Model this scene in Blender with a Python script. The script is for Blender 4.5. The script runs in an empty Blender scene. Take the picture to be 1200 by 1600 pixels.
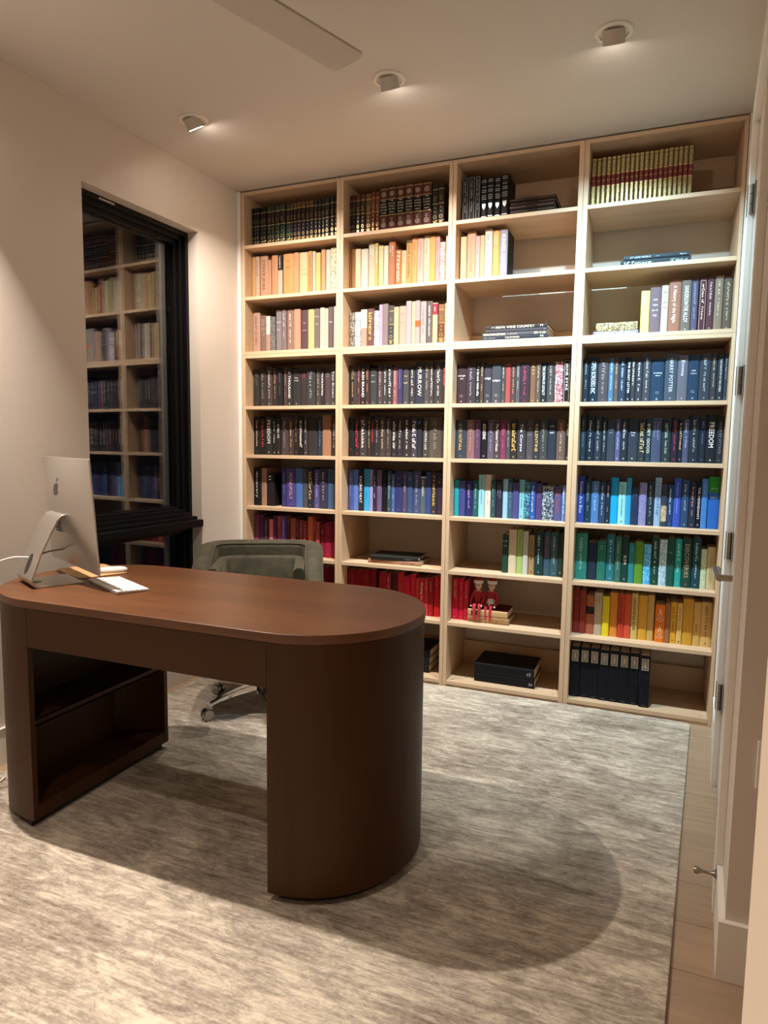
import bpy, bmesh, math, random
from mathutils import Vector, Matrix
import bpy
sc = bpy.context.scene
col = sc.collection
R = math.radians
PI = math.pi

# ---------------------------------------------------------------- camera
cam_data = bpy.data.cameras.new('camera')
cam = bpy.data.objects.new('camera', cam_data)
col.objects.link(cam)
sc.camera = cam
CAMP = Vector((2.27272, -3.37161, 1.30010))
YAW, PITCH, ROLL = -0.382842, -0.0990486, 0.0127375
fw = Vector((math.sin(YAW)*math.cos(PITCH), math.cos(YAW)*math.cos(PITCH), math.sin(PITCH)))
rt = Vector((math.cos(YAW), -math.sin(YAW), 0)); up = rt.cross(fw)
r2 = rt*math.cos(ROLL) + up*math.sin(ROLL); u2 = up*math.cos(ROLL) - rt*math.sin(ROLL)
cam.matrix_world = Matrix(((r2.x, u2.x, -fw.x, CAMP.x), (r2.y, u2.y, -fw.y, CAMP.y), (r2.z, u2.z, -fw.z, CAMP.z), (0, 0, 0, 1)))
cam_data.sensor_fit = 'VERTICAL'; cam_data.sensor_height = 24.0
cam_data.lens = 1035.515/1600*24.0
cam_data.clip_start = 0.02

# ---------------------------------------------------------------- world (night outside), exposure
w = bpy.data.worlds.new('night'); sc.world = w; w.use_nodes = True
w.node_tree.nodes['Background'].inputs[0].default_value = (0.010, 0.012, 0.018, 1)
w.node_tree.nodes['Background'].inputs[1].default_value = 0.12
sc.view_settings.view_transform = 'Standard'
sc.view_settings.look = 'None'
sc.view_settings.gamma = 1.0
sc.view_settings.use_curve_mapping = False
sc.view_settings.exposure = 0.0
sc.cycles.max_bounces = 10; sc.cycles.diffuse_bounces = 6; sc.cycles.glossy_bounces = 5
sc.cycles.transmission_bounces = 8; sc.cycles.caustics_reflective = False; sc.cycles.caustics_refractive = False

# lamps of the room: name, position, direction, watts, colour (each is the lens of a fixture built further down)
LAMPS = [
 ('a', (0.285, -0.790, 2.738), (0.14, 0.52, -0.85), 14.5, (1.0, 0.87, 0.75), 98),
 ('b', (1.232, -0.790, 2.738), (0.02, 0.52, -0.85), 18.5, (1.0, 0.90, 0.81), 98),
 ('c', (2.076, -0.790, 2.738), (-0.02, 0.52, -0.85), 19.0, (0.60, 0.92, 1.10), 98),
 ('d', (0.170, -1.760, 2.738), (0.16, -0.34, -0.93), 43.0, (1.0, 0.87, 0.76), 106),
 ('e', (1.227, -3.000, 2.738), (0.0, -0.1, -1.0), 9.0, (1.0, 0.86, 0.76), 100),
 ('f', (2.900, -3.700, 2.738), (-0.2, 0.0, -1.0), 10.0, (1.0, 0.82, 0.70), 110),
]
def lamp(tag_, pos, d, watts, colr, spread=118, size=0.03):
    L = bpy.data.lights.new('downlight_lamp', 'AREA'); L.shape = 'DISK'; L.size = size
    L.energy = watts; L.color = colr; L.spread = R(spread)
    o = bpy.data.objects.new('downlight_lamp', L); col.objects.link(o)
    d = Vector(d).normalized()
    o.location = Vector(pos) + d*0.030
    o.rotation_euler = (-d).to_track_quat('Z', 'Y').to_euler()
    o['kind'] = 'helper'
for a_ in LAMPS: lamp(*a_)

# ---------------------------------------------------------------- helpers
def lin(h, g=1.0):
    if not isinstance(h, str): return (h[0], h[1], h[2], 1)
    v = [int(h[i:i+2], 16)/255 for i in (0, 2, 4)]
    v = [x/12.92 if x <= .04045 else ((x+.055)/1.055)**2.4 for x in v]
    return (min(.9, v[0]*g), min(.9, v[1]*g), min(.9, v[2]*g), 1)
MC = {}
def pmat(name, c, rough=.6, metal=0, spec=.5, coat=0, sheen=0, emis=None, g=1.0):
    key = (name, str(c), rough, metal, g)
    if key in MC: return MC[key]
    m = bpy.data.materials.new(name); m.use_nodes = True
    b = m.node_tree.nodes['Principled BSDF']
    b.inputs['Base Color'].default_value = lin(c, g)
    b.inputs['Roughness'].default_value = rough; b.inputs['Metallic'].default_value = metal
    b.inputs['Specular IOR Level'].default_value = spec
    if coat: b.inputs['Coat Weight'].default_value = coat
    if sheen: b.inputs['Sheen Weight'].default_value = sheen; b.inputs['Sheen Roughness'].default_value = .35
    if emis: b.inputs['Emission Color'].default_value = (*emis[:3], 1); b.inputs['Emission Strength'].default_value = emis[3]
    MC[key] = m
    return m
def nodes(m): return m.node_tree.nodes, m.node_tree.links
def wood(name, c1, c2, scale=(1, 1, 1), rough=.5, bump=.05, mixs=1.0, coat=0):
    """streaky grain: noise stretched along one object axis (scale small along the grain)"""
    m = pmat(name, (0, 0, 0), rough, coat=coat); n, l = nodes(m); b = n['Principled BSDF']
    tc = n.new('ShaderNodeTexCoord'); mp = n.new('ShaderNodeMapping'); mp.inputs['Scale'].default_value = scale
    l.new(tc.outputs['Object'], mp.inputs[0])
    n1 = n.new('ShaderNodeTexNoise'); n1.inputs['Scale'].default_value = 6; n1.inputs['Detail'].default_value = 8; n1.inputs['Roughness'].default_value = .65; n1.inputs['Distortion'].default_value = .6
    n2 = n.new('ShaderNodeTexNoise'); n2.inputs['Scale'].default_value = 1.1; n2.inputs['Detail'].default_value = 3
    l.new(mp.outputs[0], n1.inputs[0]); l.new(mp.outputs[0], n2.inputs[0])
    mx = n.new('ShaderNodeMath'); mx.operation = 'MULTIPLY_ADD'; mx.inputs[1].default_value = .55
    l.new(n1.outputs[0], mx.inputs[0]); 
    m2 = n.new('ShaderNodeMath'); m2.operation = 'MULTIPLY'; m2.inputs[1].default_value = .45
    l.new(n2.outputs[0], m2.inputs[0]); l.new(m2.outputs[0], mx.inputs[2])
    cr = n.new('ShaderNodeValToRGB'); e = cr.color_ramp.elements
    e[0].position = .5-.22/mixs; e[0].color = lin(c1); e[1].position = .5+.22/mixs; e[1].color = lin(c2)
    l.new(mx.outputs[0], cr.inputs[0]); l.new(cr.outputs[0], b.inputs['Base Color'])
    bp = n.new('ShaderNodeBump'); bp.inputs['Strength'].default_value = bump; bp.inputs['Distance'].default_value = .01
    l.new(n1.outputs[0], bp.inputs['Height']); l.new(bp.outputs[0], b.inputs['Normal'])
    return m
def plaster(name, c, rough=.85, amount=.03):
    m = pmat(name, c, rough, spec=.25); n, l = nodes(m); b = n['Principled BSDF']
    tc = n.new('ShaderNodeTexCoord'); t = n.new('ShaderNodeTexNoise'); t.inputs['Scale'].default_value = 160; t.inputs['Detail'].default_value = 3
    l.new(tc.outputs['Object'], t.inputs[0])
    bp = n.new('ShaderNodeBump'); bp.inputs['Strength'].default_value = amount; bp.inputs['Distance'].default_value = .01
    l.new(t.outputs[0], bp.inputs['Height']); l.new(bp.outputs[0], b.inputs['Normal'])
    return m
def speckle(c1, c2, scale=110):
    key = ('speckle', c1, c2)
    if key in MC: return MC[key]
    m = bpy.data.materials.new('patterned_cloth'); m.use_nodes = True; n, l = nodes(m); b = n['Principled BSDF']; b.inputs['Roughness'].default_value = .6
    tc = n.new('ShaderNodeTexCoord'); t = n.new('ShaderNodeTexNoise'); t.inputs['Scale'].default_value = scale; t.inputs['Detail'].default_value = 1.5; t.inputs['Distortion'].default_value = 1.5
    l.new(tc.outputs['Object'], t.inputs[0])
    cr = n.new('ShaderNodeValToRGB'); e = cr.color_ramp.elements; e[0].position = .52; e[0].color = lin(c1); e[1].position = .56; e[1].color = lin(c2)
    l.new(t.outputs[0], cr.inputs[0]); l.new(cr.outputs[0], b.inputs['Base Color'])
    MC[key] = m
    return m

class MB:
    """collects shapes; build() links them as one mesh object"""
    def __init__(s): s.v = []; s.f = []; s.m = []
    def add(s, vs, fs, mi=0):
        k = len(s.v); s.v += [tuple(v) for v in vs]; s.f += [tuple(i+k for i in f) for f in fs]; s.m += [mi]*len(fs); return s
    def box(s, x0, x1, y0, y1, z0, z1, mi=0):
        return s.add([(x0,y0,z0),(x1,y0,z0),(x1,y1,z0),(x0,y1,z0),(x0,y0,z1),(x1,y0,z1),(x1,y1,z1),(x0,y1,z1)],
                     [(0,3,2,1),(4,5,6,7),(0,1,5,4),(1,2,6,5),(2,3,7,6),(3,0,4,7)], mi)
    def prism(s, pts, z0, z1, mi=0):
        n = len(pts)
        return s.add([(x,y,z0) for x,y in pts]+[(x,y,z1) for x,y in pts],
                     [tuple(range(n))[::-1], tuple(range(n,2*n))]+[(i,(i+1)%n,(i+1)%n+n,i+n) for i in range(n)], mi)
    def lathe(s, prof, c=(0,0,0), n=24, mi=0, M=None):
        k = len(s.v); vs = []; fs = []
        for r_, z in prof:
            for i in range(n):
                a = 2*PI*i/n; v = Vector((r_*math.cos(a), r_*math.sin(a), z))
                if M: v = M @ v
                vs.append(v+Vector(c))
        for j in range(len(prof)-1):
            for i in range(n): fs.append((j*n+i, j*n+(i+1)%n, (j+1)*n+(i+1)%n, (j+1)*n+i))
        fs.append(tuple(range(n))[::-1]); fs.append(tuple(range((len(prof)-1)*n, len(prof)*n)))
        return s.add(vs, fs, mi)
    def tube(s, pts, r_, n=8, mi=0):
        pts = [Vector(p) for p in pts]; vs = []; fs = []
        rs = r_ if isinstance(r_, (list, tuple)) else [r_]*len(pts)
        up_ = Vector((0,0,1))
        for i, p in enumerate(pts):
            t = (pts[min(i+1,len(pts)-1)]-pts[max(i-1,0)]).normalized()
            a = t.cross(up_ if abs(t.z) < .95 else Vector((1,0,0))).normalized(); b_ = t.cross(a)
            for j in range(n):
                q = 2*PI*j/n; vs.append(p+(a*math.cos(q)+b_*math.sin(q))*rs[i])
        for i in range(len(pts)-1):
            for j in range(n): fs.append((i*n+j, i*n+(j+1)%n, (i+1)*n+(j+1)%n, (i+1)*n+j))
        fs.append(tuple(range(n))); fs.append(tuple(range((len(pts)-1)*n, len(pts)*n))[::-1])
        return s.add(vs, fs, mi)
    def build(s, name, mats, parent=None, smooth=False, bevel=0, loc=None, fn=None, angle=40):
        me = bpy.data.meshes.new(name)
        vs = [fn(*v) for v in s.v] if fn else s.v
        me.from_pydata(vs, [], s.f); me.update()
        if not isinstance(mats, (list, tuple)): mats = [mats]
        for m in mats: me.materials.append(m)
        for p, mi in zip(me.polygons, s.m): p.material_index = mi
        bm = bmesh.new(); bm.from_mesh(me); bmesh.ops.recalc_face_normals(bm, faces=bm.faces); bm.to_mesh(me); bm.free()
        if smooth: me.shade_smooth(); me.set_sharp_from_angle(angle=R(angle))
        o = bpy.data.objects.new(name, me); col.objects.link(o)
        if bevel:
            bv = o.modifiers.new('bevel', 'BEVEL'); bv.width = bevel; bv.segments = 2; bv.limit_method = 'ANGLE'; bv.angle_limit = R(50)
        if parent: o.parent = parent
        if loc: o.location = loc
        return o
def empty(name, loc=(0,0,0), rz=0):
    o = bpy.data.objects.new(name, None); col.objects.link(o); o.location = loc; o.rotation_euler = (0,0,rz); o.empty_display_size = .05; return o
def tag(o, label=None, cat=None, group=None, kind=None):
    for k, v in (('label', label), ('category', cat), ('group', group), ('kind', kind)):
        if v: o[k] = v
    return o
def struct(o): o['kind'] = 'structure'; return o
def arc(cx, cy, r_, a0, a1, n): return [(cx+r_*math.cos(R(a0+(a1-a0)*i/n)), cy+r_*math.sin(R(a0+(a1-a0)*i/n))) for i in range(n+1)]
LW = lambda x, y, z: (x-.03+.05*y, y, z)         # the side walls stand a little out of square to the bookcase
RW = lambda x, y, z: (x+2.605+.068*y, y, z)

# ---------------------------------------------------------------- lettering
GL = {}
def glyph(ch):
    if ch in GL: return GL[ch]
    cu = bpy.data.curves.new('g', 'FONT'); cu.body = ch; cu.size = 1.0; cu.resolution_u = 2
    o = bpy.data.objects.new('g', cu); col.objects.link(o)
    dg = bpy.context.evaluated_depsgraph_get(); me = bpy.data.meshes.new_from_object(o.evaluated_get(dg))
    vs = [(v.co.x, v.co.y) for v in me.vertices]; fs = [tuple(p.vertices) for p in me.polygons]
    bpy.data.objects.remove(o); bpy.data.meshes.remove(me); bpy.data.curves.remove(cu)
    w_ = (max(v[0] for v in vs)+.06) if vs else .3
    GL[ch] = (vs, fs, w_); return GL[ch]
def text2d(s, rnd):
    """2D outline polygons of a line of text; ~N is N worn, illegible characters"""
    vs, fs, x = [], [], 0
    def q(a, b, c, d):
        k = len(vs); vs.extend([(a,b),(c,b),(c,d),(a,d)]); fs.append((k,k+1,k+2,k+3))
    if s.startswith('~'):
        for i in range(int(s[1:])):
            if i and rnd.random() < .16: x += .3
            t = rnd.randint(0, 4); hh = rnd.choice((.5, .5, .7))
            q(x, 0, x+.11, hh)
            if t in (0, 1): q(x+.11, hh-.11, x+.4, hh)
            if t in (1, 2, 3): q(x+.11, 0, x+.4, .1)
            if t in (2, 4): q(x+.32, 0, x+.43, .5)
            if t == 3: q(x+.11, .22, x+.36, .32)
            x += .53
    else:
        for ch in s:
            if ch == ' ': x += .3; continue
            g_, f_, w_ = glyph(ch); k = len(vs)
            vs.extend([(a+x, b) for a, b in g_]); fs.extend([tuple(i+k for i in f) for f in f_]); x += w_
    return vs, fs, x
def vtext(mb, s, rnd, size, zt, zb, yo, xoff=0, mi=0, flip=False):
    """text running down a spine between zt and zb"""
    vs, fs, L = text2d(s, rnd)
    if not vs: return
    k = min((zt-zb)/L, size*1.9); sx = k; sy = size
    mb.add([(xoff+(v[1]-.34)*sy, yo, zt-v[0]*sx) for v in vs], [f[::-1] for f in fs], mi)
def htext(mb, s, rnd, size, xc, zc, yo, wmax, mi=0):
    vs, fs, L = text2d(s, rnd)
    if not vs: return
    k = min(size, wmax/L)
    mb.add([(xc+(v[0]-L/2)*k, yo, zc+(v[1]-.34)*size) for v in vs], fs, mi)

# ================================================================ room shell
M_wall = plaster('wall_paint', (.66, .595, .525)); M_ceil = plaster('ceiling_paint', (.58, .545, .505))
M_trim = pmat('trim_paint', (.78, .75, .69), .45)
M_black = pmat('black_frame', (.004, .004, .0045), .42, spec=.25)
M_ply = wood('birch_ply', 'b5977a', 'd8bc9a', (.7, 9, 9), .5, .04, .7)
M_plyv = wood('birch_ply_upright', 'b5977a', 'd8bc9a', (9, 9, .7), .5, .04, .7)
H = 2.748
# floor with oak planks
fl = struct(MB().box(-.5, 3.7, -4.7, .5, -.06, -.012).build('floor', pmat('subfloor', (.05, .04, .03), .9)))
oak = [wood('oak_plank', a, b, (.6, 7, 7), .5, .05, .8) for a, b in (('96806a', 'bba48a'), ('a08a72', 'c6b096'), ('8a745e', 'b0987e'))]
rnd = random.Random(5)
y = .5 - .066
k = 0
while y > -4.7:
    y1 = max(y-.19, -4.7); x = -.5
    cuts = [-.5, rnd.uniform(.4, 1.4), rnd.uniform(2.75, 3.3), 3.7]
    for a, b in zip(cuts, cuts[1:]):
        MB().box(a+.0006, b-.0006, y1+.0007, y-.0007, -.012, 0).build('plank', oak[rnd.randint(0, 2)], fl, bevel=.0008)
    y = y1; k += 1
struct(MB().box(-.5, 3.7, -4.7, .5, H, H+.1).build('ceiling', M_ceil))
struct(MB().box(-.4, 3.7, .40, .5, 0, H).build('wall_back', M_wall))
struct(MB().box(-.4, 3.7, -4.7, -4.6, 0, H).build('wall_front', M_wall))
WY0, WY1, WZ0, WZ1 = -1.085, -.335, .10, 2.430
lw = MB()
lw.box(-.16, 0, WY1, .4, 0, H).box(-.16, 0, -4.6, WY0, 0, H).box(-.16, 0, WY0, WY1, 0, WZ0).box(-.16, 0, WY0, WY1, WZ1, H)
struct(lw.build('wall_left', M_wall, fn=LW))
# filler strip between the wall and the bookcase
struct(MB().box(-.028, -.003, 0, .398, 0, H-.002).build('trim_1', M_trim))
struct(MB().box(2.592, 2.640, .0, .398, 0, H-.002).build('trim_2', M_trim))
for a, b in ((WY1, -.002), (-4.6, WY0)):
    pass
bb = MB().box(0, .012, -4.6, -.002, 0, .15).box(0, .016, -4.6, -.002, .15, .152)
struct(bb.build('baseboard_left', M_trim, fn=LW))
# right wall, with the opening of the closet door, and its end towards the entry
rw = MB()
DY0, DY1, DZ = -1.325, -.61, 2.455
rw.box(0, .12, DY1+.012, .4, 0, H).box(0, .12, -1.636, DY0-.012, 0, H).box(0, .12, DY0-.012, DY1+.012, DZ+.012, H)
struct(rw.build('wall_right', M_wall, fn=RW))
struct(MB().box(2.60, 3.7, -1.636, -1.53, 0, H).build('wall_nook', M_wall))
struct(MB().box(3.6, 3.7, -4.6, -1.65, 0, H).build('wall_hall', M_wall))
struct(MB().box(2.331, 3.6, -3.12, -3.0, 0, H).build('wall_entry', plaster('entry_paint', (.72, .62, .50))))
rb = MB().box(-.015, 0, -.545, -.002, 0, .15).box(-.015, 0, -1.6355, -1.402, 0, .15)
struct(rb.build('baseboard_right', M_trim, fn=RW))
struct(MB().box(2.4785, 3.6, -1.651, -1.6362, 0, .15).build('baseboard_nook', M_trim))

# ---- door_1: closed closet door in the right wall
d1 = struct(empty('door_1', (2.54, -1.0, 0)))
def dpart(mb, name, mat, parent, **kw):
    o = mb.build(name, mat, None, fn=lambda x, y, z: (x+2.605+.068*y, y, z), **kw)
    o.parent = parent; o.matrix_parent_inverse = Matrix.Translation((-2.54, 1.0, 0)) if parent is d1 else Matrix.Identity(4)
    return o
cas = MB().box(-.02, 0, DY1, DY1+.075, 0, DZ+.075).box(-.02, 0, DY0-.075, DY0, 0, DZ+.075).box(-.02, 0, DY0, DY1, DZ, DZ+.075)
dpart(cas, 'casing', M_trim, d1, bevel=.002)
jm = MB().box(0, .12, DY1, DY1+.012, 0, DZ).box(0, .12, DY0-.012, DY0, 0, DZ).box(0, .12, DY0-.012, DY1+.012, DZ, DZ+.012).box(.046, .06, DY0, DY0+.012, 0, DZ).box(.046, .06, DY1-.012, DY1, 0, DZ)
dpart(jm, 'jamb', M_trim, d1)
leaf = dpart(MB().box(.004, .044, DY0+.003, DY1-.003, .012, DZ-.003), 'door_leaf', pmat('door_paint', (.70, .67, .62), .4), d1, bevel=.002)
M_nick = pmat('aged_nickel', (.30, .26, .21), .35, 1.0)
for z in (.36, .945, 1.555, 2.19):
    h = MB().box(-.002, .003, DY1-.036, DY1-.004, z-.052, z+.052).box(-.0225, -.019, DY1+.004, DY1+.034, z-.052, z+.052)
    for i in range(3): h.lathe([(.0075, 0), (.0075, .031)], (-.008, DY1, z-.050+i*.0345), 12)
    dpart(h, 'hinge', M_nick, d1)
hd = MB()
hd.lathe([(.026, 0), (.026, .006), (.022, .009)], (.004, -1.262, .935), 24, M=Matrix.Rotation(-PI/2, 4, 'Y'))
hd.tube([(.0, -1.262, .935), (-.052, -1.262, .935)], .0095, 12)
hd.tube([(-.050, -1.270, .935), (-.052, -1.257, .935), (-.054, -1.202, .936), (-.056, -1.137, .938)], [.010, .011, .0085, .011], 12)
dpart(hd, 'door_handle', pmat('satin_nickel', (.45, .38, .32), .32, 1.0), d1, smooth=True)
st = MB(); st.lathe([(.012, 0), (.012, .003), (.006, .010), (.0042, .022), (.0042, .036), (.007, .042), (.0095, .047), (.010, .053), (.007, .058)], (0, 0, 0), 16, M=Matrix.Rotation(-PI/2, 4, 'Y'))
so = st.build('door_stop', M_nick, smooth=True, loc=(2.605-.015-.068*1.425, -1.425, .135))
tag(so, 'small nickel door stop sticking out of the right baseboard', 'door stop')
op = empty('wall_outlet', (2.575, -1.6362, .56)); tag(op, 'white wall plate low on the wall end beside the entry', 'outlet')
MB().box(-.038, .038, -.006, 0, -.06, .058).build('cover_plate', M_trim, op, bevel=.002)
for z in (-.028, .014): MB().box(-.017, .017, -.009, -.006, z, z+.028).build('socket', pmat('socket_plastic', (.6, .56, .5), .4), op, bevel=.001)

# ---- window_1: black framed window recessed in the left wall, night outside
w1 = struct(empty('window_1', (-.10, -.7, 0)))
def wpart(mb, name, mat, parent=None, **kw):
    o = mb.build(name, mat, None, fn=LW, **kw)
    o.parent = parent or w1; o.matrix_parent_inverse = Matrix.Translation((.10, .7, 0)) if parent is None else Matrix.Identity(4)
    return o
def ring(mb, x0, x1, y0, y1, z0, z1, t):
    mb.box(x0, x1, y0, y0+t, z0, z1).box(x0, x1, y1-t, y1, z0, z1).box(x0, x1, y0+t, y1-t, z0, z0+t).box(x0, x1, y0+t, y1-t, z1-t, z1)
    return mb
fr = MB(); ring(fr, -.125, -.065, WY0, WY1, .895, WZ1, .022)
ring(fr, -.150, -.088, WY0+.014, WY1-.014, .905, WZ1-.014, .030)
ring(fr, -.158, -.108, WY0+.036, WY1-.036, .920, WZ1-.036, .030)
wpart(fr, 'window_frame', M_black, bevel=.002)
wpart(ring(MB(), -.154, -.140, WY0+.064, WY1-.064, .948, WZ1-.064, .010), 'glass_spacer', pmat('spacer_grey', (.10, .11, .10), .4))
gm = bpy.data.materials.new('window_glass'); gm.use_nodes = True
g_ = gm.node_tree.nodes['Principled BSDF']; g_.inputs['Transmission Weight'].default_value = 1; g_.inputs['Roughness'].default_value = 0; g_.inputs['IOR'].default_value = 1.48; g_.inputs['Base Color'].default_value = (.93, .94, .95, 1)
gl = MB().box(-.142, -.138, WY0+.06, WY1-.06, .945, WZ1-.06)
wpart(gl, 'upper_pane', gm); wpart(MB().box(-.156, -.152, WY0+.06, WY1-.06, .945, WZ1-.06), 'outer_pane', gm)
wpart(MB().box(-.13, .010, WY0, WY1, .842, .880).box(-.13, -.03, WY0, WY1, .880, .897), 'window_sill', M_black, bevel=.002)
fr = MB(); ring(fr, -.125, -.065, WY0, WY1, WZ0, .842, .022); ring(fr, -.150, -.088, WY0+.014, WY1-.014, WZ0+.01, .832, .030)
wpart(fr, 'lower_frame', M_black, bevel=.002)
wpart(MB().box(-.145, -.140, WY0+.03, WY1-.03, WZ0+.03, .81), 'lower_pane', gm)
wpart(MB().box(-.0645, -.0625, -.93, -.84, WZ1-.0175, WZ1-.0095), 'frame_sticker', pmat('pale_label', (.5, .45, .4), .5))
# ================================================================ bookcases
XI = [(.023, .615), (.656, 1.249), (1.289, 1.885), (1.931, 2.574)]
ZS = [None, 2.444, 2.154, 1.841, 1.525, 1.239, .931, .642, .362, .037]
edges = [0.0, .6355, 1.269, 1.908, 2.590]
T = .019; DP = .385
BAY = ['leftmost', 'second', 'third', 'rightmost']
M_hole = pmat('shelf_pin_hole', (.03, .02, .01), .9)
for b in range(4):
    x0, x1 = edges[b]+.0007, edges[b+1]-.0007; i0, i1 = XI[b]
    for lvl, (zb, zt, shelves) in enumerate(((0, 1.8212, ZS[4:9]), (1.8222, 2.7400, ZS[1:3]))):
        u = empty('bookcase_unit', ((x0+x1)/2, 0, zb)); cx = (x0+x1)/2
        where = f'{BAY[b]} bay of the wall of books'
        tag(u, ('upper' if lvl else 'lower') + f' pale birch bookcase unit standing in the {where}', 'bookcase', 'birch bookcase units along the back wall')
        MB().box(x0-cx, i0-cx, 0, DP, 0, zt-zb).build('side_panel', M_plyv, u, bevel=.0008)
        MB().box(i1-cx, x1-cx, 0, DP, 0, zt-zb).build('side_panel', M_plyv, u, bevel=.0008)
        a, c = i0-cx+.0003, i1-cx-.0003
        top = (2.721, 2.740) if lvl else (1.8028, 1.8212)
        MB().box(a, c, 0, DP, top[0]-zb, top[1]-zb).build('top_board', M_ply, u, bevel=.0008)
        bt = (1.8222, 1.841) if lvl else (.0165, .037)
        MB().box(a, c, 0, DP, bt[0]-zb, bt[1]-zb).build('bottom_board', M_ply, u, bevel=.0008)
        if not lvl: MB().box(a, c, .004, .02, 0, .0163).build('toe_rail', M_ply, u)
        for z in shelves: MB().box(a, c, 0.0, DP-.018, z-T-zb, z-zb).build('shelf', M_ply, u, bevel=.0008)
        for r0, r1 in (((2.575, 2.7205), (1.8415, 1.925)) if lvl else ((1.66, 1.8025), (.0375, .165))):
            MB().box(a, c, DP-.017, DP, r0-zb, r1-zb).build('back_rail', M_ply, u)
        ph = MB()
        for xx, sg in ((a, 1), (c, -1)):
            z = (1.90 if lvl else .14)-zb
            while z < zt-zb-.08:
                for yy in (.035, .33):
                    ph.add([(xx+sg*.0006, yy+.0026*math.cos(q*PI/3), z+.0026*math.sin(q*PI/3)) for q in range(6)], [tuple(range(6))])
                z += .064
        if not lvl: 
            for xx in (a+.03, c-.03): ph.add([(xx+.004*math.cos(q*PI/3), .03+.004*math.sin(q*PI/3), .0373-zb) for q in range(6)], [tuple(range(6))])
        o = ph.build('pin_holes', M_hole, u); o['kind'] = 'stuff'

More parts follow.
